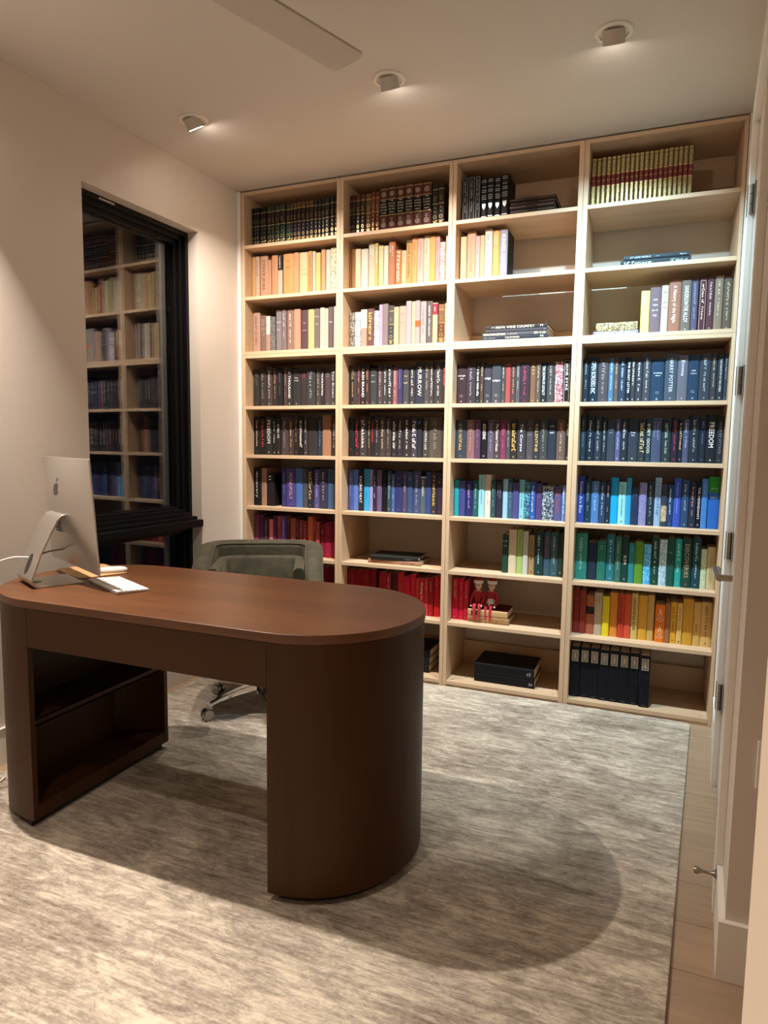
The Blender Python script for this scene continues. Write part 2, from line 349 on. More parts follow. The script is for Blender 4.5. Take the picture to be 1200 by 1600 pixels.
BOOKS = """
0,1
250|96|228|1d1c1c|||lg:1d1c1c:222a28:141414
364|187|228|1d1c1c|||lg:1d1c1c:222a28:141414
570|186|228|1d1c1c|||lg:1d1c1c:222a28:141414
781|216|228|1d1c1c|||lg:1d1c1c:222a28:141414
1016|197|228|1d1c1c|||lg:1d1c1c:222a28:141414
1231|288|228|324030|||lg:33241f:2c4030:36422e
1537|225|228|324030|||lg:33241f:2c4030:36422e
1781|315|228|324030|||lg:33241f:2c4030:36422e
2114|373|228|324030|||lg:33241f:2c4030:36422e
2505|311|228|324030|||lg:33241f:2c4030:36422e
2833|166|228|5a4628|||lg:33231e:2a2230:6a5030
3011|243|228|5a4628|||lg:33231e:2a2230:6a5030
3272|259|228|5a4628|||lg:33231e:2a2230:6a5030
3548|258|228|5a4628|||lg:33231e:2a2230:6a5030
3823|233|228|5a4628|||lg:33231e:2a2230:6a5030
4074|272|228|5a4628|||lg:33231e:2a2230:6a5030
4364|225|228|303032|||lg:302a28:2c2c30:343436
4600|195|228|303032|||lg:302a28:2c2c30:343436
4812|217|228|303032|||lg:302a28:2c2c30:343436
5046|295|228|303032|||lg:302a28:2c2c30:343436
5370|271|232|242224|||lg:2a2826:242224:2c2a2a
5658|135|232|242224|||lg:2a2826:242224:2c2a2a
#0,2
250|229|244|e8b478|~5|c08850|
498|263|244|e0c2a8|~8|605040|
786|521|246|d8a888|STEVE JOBS|4a3a30|
1332|209|218|dba585|~8|b07850|
1554|416|242|dca27c|~12|b08040|
2001|298|240|dcc4b4|~11|e0d8d0|T:161418:.64 A:.68:.97
2329|680|244|e0a86c|~4/~5|6a4a20|h A:.62:.9 I
3026|363|244|dba97c|~8|b8784c|
3407|537|241|e5cfa0|~5/~6|9a8468|h A:.45:.65 I
3968|292|243|cf9e60|~18|3a2a20|
4283|186|239|e6d2c0|~9|a08c80|
4487|307|229|e8cf86|~12|b09850|
4817|265|248|d9a878|~8|a87848|
5105|309|241|ddd2c6|||
5436|363|246|e3d3ac|||K:5a5040
#0,3
250|490|238|c9a391|~12|5a4640|
758|407|218|8c7268|~8|c0a8a0|
1178|286|212|bd9a88|~4|807060|T:e8e0da:.5 h A:.62:.9
1477|346|206|6d6a6b|||K:2c2a2a
1842|368|244|8a8588|~5/~4|d8d4d4|h A:.45:.8
2234|323|243|86767a|~9|c8bcc0|I
2576|466|241|94786e|~14|e0d0c4|I
3065|432|239|da9880|||
3509|457|232|5c484a|~3/~4|d0a8a0|h A:.42:.78
3978|400|233|e0bd88|||
4402|345|234|746a6c|~5/~3|c8c0c0|h A:.55:.9 I
4759|290|239|e6d8c0|~9|8a7a6c|
5055|208|233|e0cdb8|~12|4a4040|
5274|350|240|665a5e|~3|e0d8d8|h A:.45:.85
5642|171|241|ddd0c8|||
#0,4
291|389|220|3c3836|~7|6a6664|I
705|474|216|3d3836|~9|8a8682|I
1185|388|234|4a4442|~14|d8d0cc|I
1586|348|227|3a3030|~14|c89878|
1953|352|215|262428|~9|606064|
2354|239|222|504240|~11|a09088|
2606|329|227|353336|A THOUSAND|ececec|B I
2947|556|215|333436|~3/~4|e8e4dc|h A:.66:.8 I
3510|372|218|3e3436|~3|c03848|A:.4:.85
3899|576|219|3b3c40|~10|9a9a9a|I
4487|318|218|45423e|~9|a8a090|I
4811|222|215|332e30|~10|f0ece8|B
5045|390|208|4e4448|~3/~4|8a8488|h A:.78:.9 I
5446|369|220|47454a|Toni Brown|e8e8ec|I
#0,5
269|443|227|262626|~11|c8b8a8|I
730|407|216|262022|~6|b02838|B
1156|416|227|2c3030|FREEDOM|e4e4e0|B2 I A:.3:.92
1585|282|219|25221f|~11|d8d4cc|I
1880|280|221|2c2a2c|~6|e0dcd8|B2 A:.45:.82 I
2179|489|221|4e4446|~15|9a9090|I
2680|374|221|463a38|~13|d0a884|I
3066|317|231|2c2625|~9|b88858|I
3389|315|226|1d1a1c|~16|f0ece8|B
3716|241|226|453c42|~10|d8d4d4|I
3969|615|220|383436|||I
4602|314|225|2e3a4a|~12|7890a8|
4927|557|235|a87e64|||I
5508|325|205|403638|~10|c8c0bc|
#0,6
276|491|230|17181c|discovery|d8d8dc|
780|371|228|a98674|~14|8a6858|
1164|533|197|221e22|~1|e0dcd8|B2 A:.55:.92
2188|337|224|3a3878|~9|8a88c0|I
2538|618|228|4a4690|MONOPOLY|d8a868|B I
3168|453|234|4f74b8|||
3633|322|230|4a5260|~2|6a7280|
3967|386|236|2b2c34|~9|d8b880|B I
4365|395|229|5a5590|~9|b8b4e0|I
4772|522|236|3c3c58|~9|c8c8d8|
5306|400|234|46648c|||
5718|123|230|3a2c40|||
#0,7
250|336|234|8f5070|||
599|375|233|5a2f6e|||
987|302|218|4a2a34|~8|c09868|
1334|294|209|f09090|||
1641|229|232|5c2f6c|||
1882|303|231|a84058|~4|c8a058|A:.6:.95
2192|308|230|6a50b0|~8|e0d8f0|
2512|306|237|5c3038|~3|b08858|h A:.75:.95
2831|342|222|b8604c|||
3185|247|219|5a2c30|~8|c88868|
3444|209|214|a04050|~6|d89898|
3672|281|210|9c3a40|~8|d89898|
3977|340|237|ee8058|||
4330|199|225|b04a58|~6|d08888|
4542|229|210|c05c60|||
4782|317|190|98223c|~2|c0a080|A:.55:.85
5112|410|208|a02848|~5|c05070|
5533|272|205|7a1428|||
#0,8
4470|424|220|7a1020|||
4907|469|225|8a1424|||
5387|435|230|6a0a16|||
#1,1
6580|131|222|503028|||lg:40302a:302826:583028
6722|204|222|503028|||lg:40302a:302826:583028
6943|266|222|503028|||lg:40302a:302826:583028
7227|276|222|503028|||lg:40302a:302826:583028
7515|349|222|70502c|||lg:6a5030:6e4c2a:765430
7881|205|226|6e3c22|||lg:7a4a2c:74402a:70402a
8097|238|226|6e3c22|||lg:7a4a2c:74402a:70402a
8363|477|238|5c342c|||enc
8845|478|238|5c342c|||enc
9329|479|238|5c342c|||enc
9818|479|238|5c342c|||enc
10308|474|238|5c342c|||enc
10793|507|238|5c342c|||enc
11326|327|225|2e2620|||lg:302820:241e1a:2c2420
11669|351|225|2e2620|||lg:302820:241e1a:2c2420
#1,2
6580|114|229|a87850|||
6706|241|229|d9a878|||
6964|315|225|e6d5ae|~5|b0a080|I
7297|411|222|dcd8c8|~5|b8b8b0|
7725|407|248|cfc2a8|~4|f0e8d8|I
8144|177|246|c8b468|~7|f4ecd0|B
8338|284|230|d8cc9c|~3|a8a070|
8633|259|228|dfd6b8|~9|fffaf0|
8920|370|250|b87658|~5|f0d8c8|
9307|350|200|b57848|~8|f4e8d8|B A:.15:.95
9679|254|193|ddbf98|~10|7a6048|I
9944|307|242|c89c5c|[THE FLOWERS]|3a2a20|B T:6a4a28:.94 I
10262|305|252|dda068|~9|984830|
10573|357|247|d8aca0|~9|904840|
10941|312|255|e6d5b0|~15|4a4440|I
11263|320|252|dca860|~7|b08038|
11588|233|249|d9a0a0|~12|a03848|I
11832|295|214|e0b8b0|||K:a03850
12144|194|248|e8d0b0|||I
#1,3
6614|284|198|5a5652|||K:d8d4cc
6922|365|200|6f7f88|||K:d8dcdc
7299|368|211|b4978a|~3|605850|T:ece4cc:.52 h A:.58:.9
7679|417|213|6a4c48|~9|d8b060|B2
8107|293|199|d8d4dc|||K:303848
8406|200|231|b4a4bc|~10|9080a0|
8612|330|233|84797f|||
8954|328|222|4c4a4c|~2|7a7878|lg:555254:444648:504a48
9287|286|212|c8b090|~3|807058|h A:.82:.95
9585|396|215|c4a090|~4/~3|8a6860|h A:.5:.9
9991|310|239|a8a0a8|||I
10318|187|235|d8c098|~8|4a4440|
10516|279|237|a09a98|||E:e06030:.42:.56
10806|326|232|a8a0a0|~10|605860|I
11143|340|231|5c5856|~13|e0dcd8|
11499|279|219|e0b890|~2|f0d8c0|E:b82840:.72:.98
11789|362|211|8a6a54||b89070|lg:806048:6a4c3c:8a6a50
12161|132|214|d8b080|||K:302820
#1,4
6598|507|224|3c3a3c|~12|d8b890|I
7118|213|222|503034|~11|d09898|I
7348|265|229|26262a|CASH BRAND|f8f8f8|B2 I
7625|252|229|402e2c|~12|d88858|I
7901|419|205|3a3e42|~3/~4|b0b4b8|h A:.55:.9 I
8343|318|221|4a4044|~13|c8a0a8|I
8666|298|220|3a3a3e|~13|d8d8dc|I
8970|279|216|38383c|~11|e8e8ec|B I
9255|283|205|8c5c60|~10|d8b0b0|I
9550|293|205|3a3a5e|~8|6868a8|
9854|353|205|47464c|~3/~4|d8c088|h A:.5:.85 I
10224|344|209|36363c|~11|d8d4cc|I
10585|501|228|2e3444|MURROW|e0d8c0|B
11091|295|222|4a484a|~9|a8a49c|I
11397|212|224|403c40|~13|d0ccd4|B I
11625|517|225|3c3c40|~13|c8c8c8|I
12152|150|211|4c2c2c|~7|e85848|B2
#1,5
6604|325|220|2c3134|~1|a02030|A:.1:.2
6935|365|220|2a2024|~9|d02848|B I
7306|427|225|3e3a40|~9|d8d0c0|B I
7745|265|222|38302c|~15|d0b090|
8016|188|214|2c2426|~10|c83848|B
8209|321|224|322e34|~9|b0b0b8|I
8536|336|222|463c3c|~13|d8c0a0|I
8878|334|216|423a3a|~12|a89888|I
9223|314|216|30292d|~11|e8e0dc|B I
9549|369|221|302c30|~11|b0a8a8|I
9935|445|224|352f32|~10|e8e4e0|I
10397|340|218|46404a|~9|e0e0e8|B2 I
10748|266|218|2a2e38|~1|4d9ad8|B2 A:.68:.9
11026|391|221|44403e|THE BALTIMORE CASE|d8d4cc|I
11428|708|218|57524c|~10|8a8680|
12146|113|205|40383a|||
#1,6
6629|291|233|5a6cb8|~10|a8b4e0|
6932|326|234|5a7cc8|||
7276|276|221|26222a|RACING HEAT|f4f0f0|B2 I
7564|358|238|3aa4e0|~10|2a6ca8|
7933|207|236|9a9cd0|||
8152|218|223|2e2a40|~10|d8d4e0|I
8382|299|235|6a5c84|~6|8a7ca0|
8693|326|220|101420|~1|3a68b0|A:.6:.72
9031|238|231|3a4c58|The Dublin Lane|b8e0e8|I
9275|190|216|4868a8|~10|c8d8f0|I
9471|470|233|34396c|~3/~3|8890b8|h A:.6:.9 I
9952|245|233|504a6c|~8|b8a8b8|I
10208|328|229|3c5080|~2|8090b8|I
10547|432|233|445078|~11|a0a8c8|I
10990|295|205|52606c|~7|e8e8ec|E:c8d4dc:.96:1
11296|299|232|384a84|||
11606|330|233|3a3a40|~11|e8d070|B I
11952|300|231|38304c|~2|c8a070|h A:.65:.9 I
#1,8
6580|536|226|8c1420|~5|c83848|
7122|407|228|9a1624|||
7543|417|231|981422|~4|c04050|
7973|407|234|901422|||
8591|454|224|b01c2c|~5|f0d0d0|A:.1:.3
9059|255|224|a82838|~6|e8c0c0|
9327|364|227|501818|~4|b08858|h A:.3:.8
9710|387|230|c03030|~3|d86050|h A:.6:.8
10109|345|212|d82040|||
10467|337|227|d82038|~4|e85868|
10817|202|208|d04030|~6|e07858|
11025|295|208|d82830|Waiting for You|fff4f0|B
11333|212|210|d83c40|~5|f0a090|I
11558|298|218|a82028|~5|e08878|I
11869|333|230|d02028|~2|e07060|
#2,1
12967|336|236|1a1a1c|~12|a0a0a4|X:b8b8b4
13316|334|236|1a1a1c|~12|a0a0a4|X:b8b8b4
13662|270|236|1a1a1c|~12|a0a0a4|X:b8b8b4
13951|323|218|18191c|||law
14292|327|218|18191c|||law
14637|336|218|18191c|||law
14997|369|225|1c1c1e|||law
#2,2
12938|333|230|e0bf98|~4|c0a078|
13284|461|253|dba888|The Fear and the Freedom|b05848|I
13752|223|226|e0b0b0|~10|3a3038|I
13987|234|227|dcb890|~6|b08858|
14234|391|254|d8d4cc|~14|4a6888|B I
14631|358|247|e8b468|~5|f4e0b0|I
15001|397|247|a8a4b4|KINGS CAGE|ecece8|B D:18202c
#2,4
12910|521|207|3c2c34|midnight/sun|f0ecec|h A:.62:.76 I2
13437|484|205|3e3840|~15|a898a8|I
13927|234|216|26262a|~14|f4f4f4|B I
14173|179|218|484038|~12|c8c0b0|I
14364|410|205|3c3c48|twilight|ececf0|h A:.6:.7 I2
14786|505|205|444850|eclipse|ececf0|h A:.54:.64 I2
15297|187|205|484848|~12|d0d0cc|I
15495|261|205|9c5050|~12|d03040|B I
15762|277|205|503c3a|~13|c89888|I
16045|201|205|50545a|~13|c0c4c8|I
16257|495|205|3a2c3c|~12|a84858|I
16764|288|205|7a5c48|~2/~2/~2|e0b868|h A:.7:.95 I
17057|236|205|5c5048|~13|c8b0a0|I
17298|290|205|1e2830|THE CROWN OF LOYALTY|ecf0f0|B I
17599|382|205|404448|~13|b8a8a0|I
17992|400|205|7c3444|||K:d8c8c8
18408|337|217|101014|JANE EYRE|ececec|X:d8d8d8
18756|84|216|16161a|||
#2,5
12910|600|205|3a4450|~10|c0a070|B I
13523|427|205|8a6668|~13|b89890|I
13962|302|205|5c3e5c|~9|8a688a|
14276|360|205|15161c|ASSASSINS|f4f4f4|B A:.5:.9 I
14642|346|205|5c5468|~12|9890a8|
14994|319|205|4c4244|The Poisoner's House|f0e8e4|B I
15325|300|205|7a3a58|~9|c05880|I
15630|216|205|4c4a50|~13|d8b888|
15852|348|205|2c2c30|~10|e0b860|B2 I
16212|432|205|3e3c44|The Corpse|e8e8ec|I
16655|365|205|504c54|~3/~4|8a8690|h A:.55:.85 I
17026|311|205|34363e|VALENTINE|d8b868|B I
17343|393|205|3e4448|~10|8a9088|I
17747|417|205|2c3444|~3/~4|e8ecf0|h A:.6:.92
18181|435|205|6a5850|~9|b8a090|I
18628|191|205|2e3238|~8|e0e4e8|I
#2,6
12910|258|194|2ca4b4|||
13174|341|189|46508c|~2|7880b8|I
13521|412|190|2c2c70|~10|c8a0c8|I
13946|293|191|1e5c60|~11|a0c0b8|
14245|334|225|98d0dc|~11|48788c|
14591|313|226|e0d8cc|~9|b08870|
14910|263|194|2c4c54|~11|88a8a0|I
15186|345|192|2a2c40|~8|9090a0|I
15543|254|205|98c4e4|||
15803|253|197|3a5c70|~10|88a8b8|I
16061|333|189|4a4c88|||
16400|249|204|88c8d8|~13|205868|I
16655|294|191|1c3850|||K:60c0d8
16960|286|195|2c58ac|Prince of Legends|f0f0f4|I
17252|319|187|50447a|~4|6a5c90|
17582|575|177|0e2034|~2/~2|d8e0e8|h A:.42:.55 X:c8d8e4 K:a8b8c8
18168|390|176|56588c|~9|a05850|B I
18575|188|183|6a8ccc|~10|e8ecf8|B I
#2,7
15602|312|202|20453a|~3/~3|c8d8d0|h A:.65:.9
15933|414|232|d8ccb0|~2|c0a888|
16365|307|234|a8c870|~7|506838|I
16684|268|227|c8ccc8|||
16971|315|207|a88c60|~8|40301c|I
17298|432|231|1c3c3e|~10|d0dcdc|I
17736|339|230|3c5c70|~7|b03040|
18087|390|229|3a5c68|~10|a8bcc8|I
18489|246|225|2a3c34|~1|c8a050|A:.05:.12
#2,8
12910|349|226|d01c40|EARL CRAFT|e0b070|B A:.5:.95 I
13272|304|227|d81c3c|~9|f08090|I
13589|262|218|c82438|~7|e88888|I
#3,1
19352|220|233|a89468|||gold
19593|198|233|a89468|||gold
19812|204|233|a89468|||gold
20036|203|233|a89468|||gold
20260|195|233|a89468|||gold
20475|188|233|a89468|||gold
20683|187|233|a89468|||gold
20889|186|233|a89468|||gold
21095|185|233|a89468|||gold
21300|184|233|a89468|||gold
21503|190|233|a89468|||gold
21713|189|233|a89468|||gold
21921|188|233|a89468|||gold
22128|187|233|a89468|||gold
22334|192|233|a89468|||gold
22545|191|233|a89468|||gold
22756|190|233|a89468|||gold
22965|189|233|a89468|||gold
23173|188|233|a89468|||gold
23380|194|233|a89468|||gold
23593|205|233|a89468|||gold
#3,3
21863|381|206|c8b878|||K:e8dc60
22250|504|219|7c6870|~3/~4/~4/~3|f0ecf0|h A:.35:.8
22760|295|223|d8d0b8|~3/~3/~3/~3|505858|h A:.5:.92
23067|536|245|a87460|A History of the Night|f0dcc8|
23615|412|239|7a7068|SANDERSON·THE ALLOY|f4f0e8|B I
24039|280|246|5c5a74|~15|9a98b0|I
24349|319|241|54303a|~14|f0e0d0|X:d8b0a0
24679|310|247|5c3a44|~12|d8c0c4|I
25000|348|249|948470|~10|d0c4a8|
25371|359|243|6c6058|~14|d8c890|I
#3,4
19351|270|214|26303c|~10|b0bcc8|I
19634|419|222|1c3040|OPEN BORDERS INC|f4f8fc|B2 I
20066|479|214|4c4850|~10|98948c|I
20558|231|213|50789c|~13|d8e8f4|I
20801|204|215|5c5450|~11|d0b8a0|I
21012|342|217|2c3c54|~11|b8c8d8|I
21367|208|213|182430|THE SECRET LETTER|f0f4f4|B I
21588|182|209|3a3e44|~9|e8e0c8|B I
21782|312|208|343c48|~9|d8dce0|I
22106|352|229|424650|~13|c0c4c8|I
22471|587|205|24405c|breaking/dawn|e8f0f4|h A:.58:.7 I2
23076|537|225|4c5666|HARRY POTTER|c8d0d8|I
23624|441|214|6c6c7c|Emma|e0e0e8|A:.55:.9 I
24077|471|215|26405c|new/moon|e8f0f4|h A:.58:.7 I2
24560|466|220|3a4250|~13|b8c4cc|I
25037|248|221|3c4048|~14|d0c0a0|I
25303|269|214|2c3844|THE PHANTOM OF THE OPERA|ecf0ec|I
25589|141|213|3c4654|A Few Right Turns|b8c4cc|I
#3,5
19339|266|228|2a3c4c|~13|8098a8|I
19626|370|221|202e3c|~11|d8e0e8|I
20009|334|221|2a3644|~13|b8c0cc|I
20357|241|211|202c38|~14|c0c8c8|
20611|368|205|384250|~4/~3|8894a0|h A:.65:.8 I
20985|244|205|585c88|~14|c8ccf0|I
21242|306|210|242e3c|~10|d0d8d8|I
21561|474|205|343e4c|~4/~3|e0e8ec|h A:.6:.72 I
22047|325|205|303840|~10|d8c898|B2 I
22385|230|205|24404e|BOEY GOOD|e0dcc0|B2 I
22627|438|213|4a5474|~8|8890a8|I
23077|415|205|2c3840|~13|a8c8b8|I
23511|296|216|2c2436|~13|c84070|I
23819|180|205|1c2430|~10|d8c888|B I
24011|257|205|54587c|~10|d0d4e8|
24280|421|222|26303e|~10|a8b0bc|I
24713|270|216|202a3c|~9|6880a8|I
24996|431|225|1c242e|FREEDOM|f4f8f4|B2 A:.32:.85 I
25438|292|212|2e323a|PLAN OF ATTACK|8a8a90|I
#3,6
19330|329|230|3450b8|Violets Are Blue|e0e8ff|B
19672|314|218|20405c|~10|a8c0c8|I
19993|364|208|5080c0|~9|b8d0f0|
20370|296|206|2c4464|~13|d8e0e8|
20679|203|210|1e2e44|~10|c8d0d8|I
20895|357|229|1ca8e4|||
21265|354|209|98e0ec|~13|286878|I
21626|230|230|30a0d4|~5|60c0e8|I
21862|343|184|24385c|~4|506890|
22212|347|208|8484b4|||K:6868a0
22565|338|216|243448|~12|a0b0b8|I
22915|292|235|98b8dc|~10|486890|B
23219|253|202|3c4050|||E:b8a890:.12:.5
23484|263|202|244470|~12|e8f0fc|I
23753|334|234|3c58c0|~12|90a8f0|
24100|326|228|304c74|~9|b0c8e0|I
24443|293|216|283048|~10|e0a0a0|I
24749|202|216|0c1626|THE DEFENDANTS|f8fcfc|B I
24963|254|235|4c88d8|~5|80b0f0|
25235|495|246|2c6cc8|~4/~5|d0e0ff|T:2c9a38:.7 h A:.52:.86
#3,7
19330|568|233|3c9c90|~15|c8ecd8|
19911|455|191|26344a|||
20387|418|200|2c7c70|~4/~3|90c0b0|h A:.78:.9 I
20824|401|234|2c7c8c|~11|b0dce4|I
21238|293|226|3c7068|~13|b0c8a8|I
21544|317|228|164440|KIM|f0f8f0|B A:.4:.6 I
21874|270|199|2c8c94|~2|60b8b8|
22156|382|208|649c34|||
22551|341|197|2c9cd8|||K:90dcf8
22911|338|237|1c4c44|~10|d0e0d0|I
23262|348|226|8cb4cc|||K:d8e8f0
23623|321|238|205850|~2|a0b8a8|h A:.6:.8
23956|306|233|2cb0a8|~10|d8f8f0|I
24274|407|236|1c4c44|DISCOVERIES|c8a888|B I
24705|379|242|1e4a56|~14|c0d8dc|I
25095|256|191|b0c4a0|||K:d8e4c8
25363|367|203|d0c498|INSURGENT|b09868|B A:.15:.75
#3,8
19330|308|228|8c3028|~3|a85840|h A:.6:.95
19645|300|221|a04034|||
19958|399|199|b4684c|~1|a88868|E:2c2420:.52:.72
20364|395|217|c8b8a0|~4|706050|
20766|326|203|f0e020|||
21104|389|224|e8983c|~2/~3|c07028|h A:.6:.92
21506|294|224|d04c34|~10|601810|B I
21807|305|223|e05c40|||
22125|303|230|e0c478|~13|3c3424|B
22441|416|223|e8b040|||
22869|304|227|d8b468|~2|b89040|
23224|452|186|f48020|||P
23689|199|197|a87850|||
23894|303|203|f0b438|~10|503818|I
24204|228|202|f0cc78|~11|403020|I
24444|464|226|e0ac3c|~4|c08c28|
24920|326|213|e4bc6c|~4|604820|A:.3:.5 I
25252|478|217|e4c078|~9|503c18|I
"""

# ================================================================ books
PAL = [('black','101012'),('charcoal','2c2c2e'),('dark grey','4a4a4c'),('grey','8a8888'),('pale grey','c4c0c0'),('white','e8e4de'),('cream','e6d5ae'),('tan','c8a070'),
 ('peach','dca888'),('brown','6e4c34'),('dark brown','3c2c26'),('slate blue','3c4858'),('navy','1c2a42'),('midnight blue','242c50'),('royal blue','3450b8'),('blue','3c78c8'),('sky blue','38a8e4'),
 ('pale blue','98c4e4'),('aqua','98e0ec'),('teal','2c8c90'),('dark teal','1c4c50'),('green','4c9c3c'),('olive','6c6c3c'),('pale green','a8c870'),('dark green','204030'),
 ('yellow','f0dc30'),('golden yellow','e8b440'),('orange','f08428'),('rust','a84830'),('red','d02030'),('dark red','8c1820'),('burgundy','5c1820'),('maroon','502c34'),('coral','ee8058'),
 ('pink','f09090'),('rose','c84870'),('mauve','8c7080'),('purple','5a306c'),('violet','504898'),('dusty purple','6a5c84'),('taupe','7c6c60'),('sand','b49878'),('lilac','b4a4c8')]
def cname(h):
    a = [int(h[i:i+2],16) for i in (0,2,4)]
    return min(PAL, key=lambda p: sum((a[k]-int(p[1][2*k:2*k+2],16))**2 for k in range(3)))[0]
ORD = ['', 'first', 'second', 'third', 'fourth', 'fifth', 'sixth', 'seventh', 'eighth', 'ninth', 'tenth', 'eleventh']
GN = .78
M_page = pmat('paper_edge', (.72, .64, .50), .8)
def bmat(h, rough=.55): return pmat('book_cloth', h, rough, g=GN, spec=.22)
M_gold = pmat('gilt', (.62, .46, .20), .35, .7)
M_silver = pmat('silver_foil', (.6, .6, .6), .35, .6)

def volume(name, w_, h, D, segs, side=None, bulge=None, pages=True):
    """hardcover: U-shaped cover in horizontal bands segs=[(f0,f1,material)], page block as a child. spine towards -y, base at z=0"""
    tb = min(.0026, w_*.12); bu = min(.0045, w_*.13) if bulge is None else bulge
    hw = w_/2
    out = [(-hw, bu), (-hw*.8, bu*.35), (-hw*.45, bu*.06), (hw*.45, bu*.06), (hw*.8, bu*.35), (hw, bu)]
    prof = out + [(hw, D), (hw-tb, D), (hw-tb, bu+tb), (-hw+tb, bu+tb), (-hw+tb, D), (-hw, D)]
    n = len(prof); mats = []; mb = MB(); zs = [s[0]*h for s in segs]+[h]
    vs = [(x, y, z) for z in zs for x, y in prof]; fs = []; mi = []
    for k, s in enumerate(segs):
        if s[2] not in mats: mats.append(s[2])
        for i in range(n):
            fs.append((k*n+i, k*n+(i+1)%n, (k+1)*n+(i+1)%n, (k+1)*n+i)); mi.append((mats.index(s[2]), i))
    if side is not None and side not in mats: mats.append(side)
    # caps as quads/ngons
    base = 0; top_ = (len(zs)-1)*n
    for off, flip in ((base, 1), (top_, 0)):
        for q in ((0,1,8,9), (1,2,3,4), (1,4,8,8), (4,5,8,8), (0,9,10,11), (5,6,7,8)):
            q = list(dict.fromkeys(q)); f = [i+off for i in q]; fs.append(tuple(f[::-1] if flip else f)); mi.append((0, 99))
    mb.v = vs; mb.f = fs; mb.m = [(mats.index(side) if (side is not None and i in (5, 11)) else m_) for m_, i in mi]
    o = mb.build(name, mats)
    for p in o.data.polygons:
        pass
    if pages:
        MB().box(-hw+tb, hw-tb, bu+tb, D-.004, .003, h-.003).build('page_block', M_page, o)
    return o

def spine_art(o, w_, h, title, tcol, opts, rnd, leather=None):
    """flat lettering and marks printed on the spine"""
    yo = -.0005
    mt = pmat('spine_print', tcol, .45, g=1.0) if tcol else M_gold
    big = 'B2' in opts; bold = 'B' in opts or big
    A = [x for x in opts if x.startswith('A:')]
    if title:
        mb = MB()
        if 'h' in opts:
            f0, f1 = (float(v) for v in A[0][2:].split(':')) if A else (.55, .85)
            ls = title.split('/'); n = len(ls); step = (f1-f0)*h/n
            for i, s in enumerate(ls): htext(mb, s, rnd, min(step*.8, .016 if not s.startswith('~') else .011), 0, h*f1-step*(i+.5), yo, w_*.82)
        else:
            f0, f1 = (float(v) for v in A[0][2:].split(':')) if A else (.20, .90)
            size = w_*(.78 if big else .62 if bold else .42)
            size = min(size, .030)
            if title.startswith('~') and not A and int(title[1:]) >= 9 and not bold:
                n = int(title[1:]); a = n//2+rnd.randint(-1, 2)
                m_ = f0+(f1-f0)*(1-a/n)
                vtext(mb, '~%d' % a, rnd, size, h*f1, h*(m_+.03), yo); vtext(mb, '~%d' % (n-a), rnd, size*.75, h*(m_-.02), h*f0, yo)
            elif w_ > .034 and title.startswith('~') and not bold:
                vtext(mb, title, rnd, size*.6, h*f1, h*f0, yo, w_*.13); vtext(mb, title, rnd, size*.5, h*f1, h*(f0+.1), yo, -w_*.2)
            else: vtext(mb, title, rnd, size, h*f1, h*f0, yo)
        if mb.v: mb.build('title_lettering', mt, o)
    if 'I' in opts or 'I2' in opts:
        mb = MB(); z = h*.06; s = min(.0045, w_*.2)
        s *= .75; t_ = rnd.randint(0, 4)
        if t_ == 0: mb.add([(-s, yo, z), (s, yo, z), (s*.4, yo, z+s*1.3), (0, yo, z+s*2.2), (-s*.4, yo, z+s*1.3)], [(0,1,2,3,4)])
        elif t_ == 1: q4(mb, -s*.8, s*.8, z, z+s*.5, yo); q4(mb, -s*.8, s*.8, z+s*.8, z+s*1.3, yo); q4(mb, -s*.8, s*.8, z+s*1.6, z+s*2.1, yo)
        elif t_ == 2: ringq(mb, 0, z+s, s, s*1.2, s*.45, 8, yo)
        elif t_ == 3: q4(mb, -s, -s*.35, z, z+s*1.8, yo); q4(mb, s*.1, s, z+s*.3, z+s*1.5, yo)
        else: htext(mb, '~4', rnd, s*1.1, 0, z+s, yo, w_*.6)
        if t_ in (0, 2): q4(mb, -s*1.4, s*1.4, z-s*.6, z-s*.3, yo)
        if 'I2' in opts:
            htext(mb, '~6', rnd, .005, 0, h*.2, yo, w_*.7); htext(mb, '~6', rnd, .005, 0, h*.235, yo, w_*.7)
        mb.build('publisher_mark', pmat('spine_print_soft', tcol, .5, g=.6) if tcol else mt, o)
    X = [x for x in opts if x.startswith('X:')]
    if X:
        a = w_*.36; t = .0012; mb = MB()
        for q in ((-a, a, h*.03, h*.03+t), (-a, a, h*.96, h*.96+t), (-a, -a+t, h*.03, h*.96), (a-t, a, h*.03, h*.96)):
            mb.add([(q[0],yo,q[2]),(q[1],yo,q[2]),(q[1],yo,q[3]),(q[0],yo,q[3])], [(0,1,2,3)])
        mb.build('spine_border', pmat('spine_print', X[0][2:], .45), o)
def q4(mb, x0, x1, z0, z1, y=-.0005): mb.add([(x0,y,z0),(x1,y,z0),(x1,y,z1),(x0,y,z1)], [(0,1,2,3)])
def ringq(mb, x, z, rx, rz, t, n=10, y=-.0005):
    for i in range(n):
        a, b = 2*PI*i/n, 2*PI*(i+1)/n
        mb.add([(x+rx*math.cos(a),y,z+rz*math.sin(a)),(x+rx*math.cos(b),y,z+rz*math.sin(b)),(x+(rx-t)*math.cos(b),y,z+(rz-t)*math.sin(b)),(x+(rx-t)*math.cos(a),y,z+(rz-t)*math.sin(a))], [(0,1,2,3)])

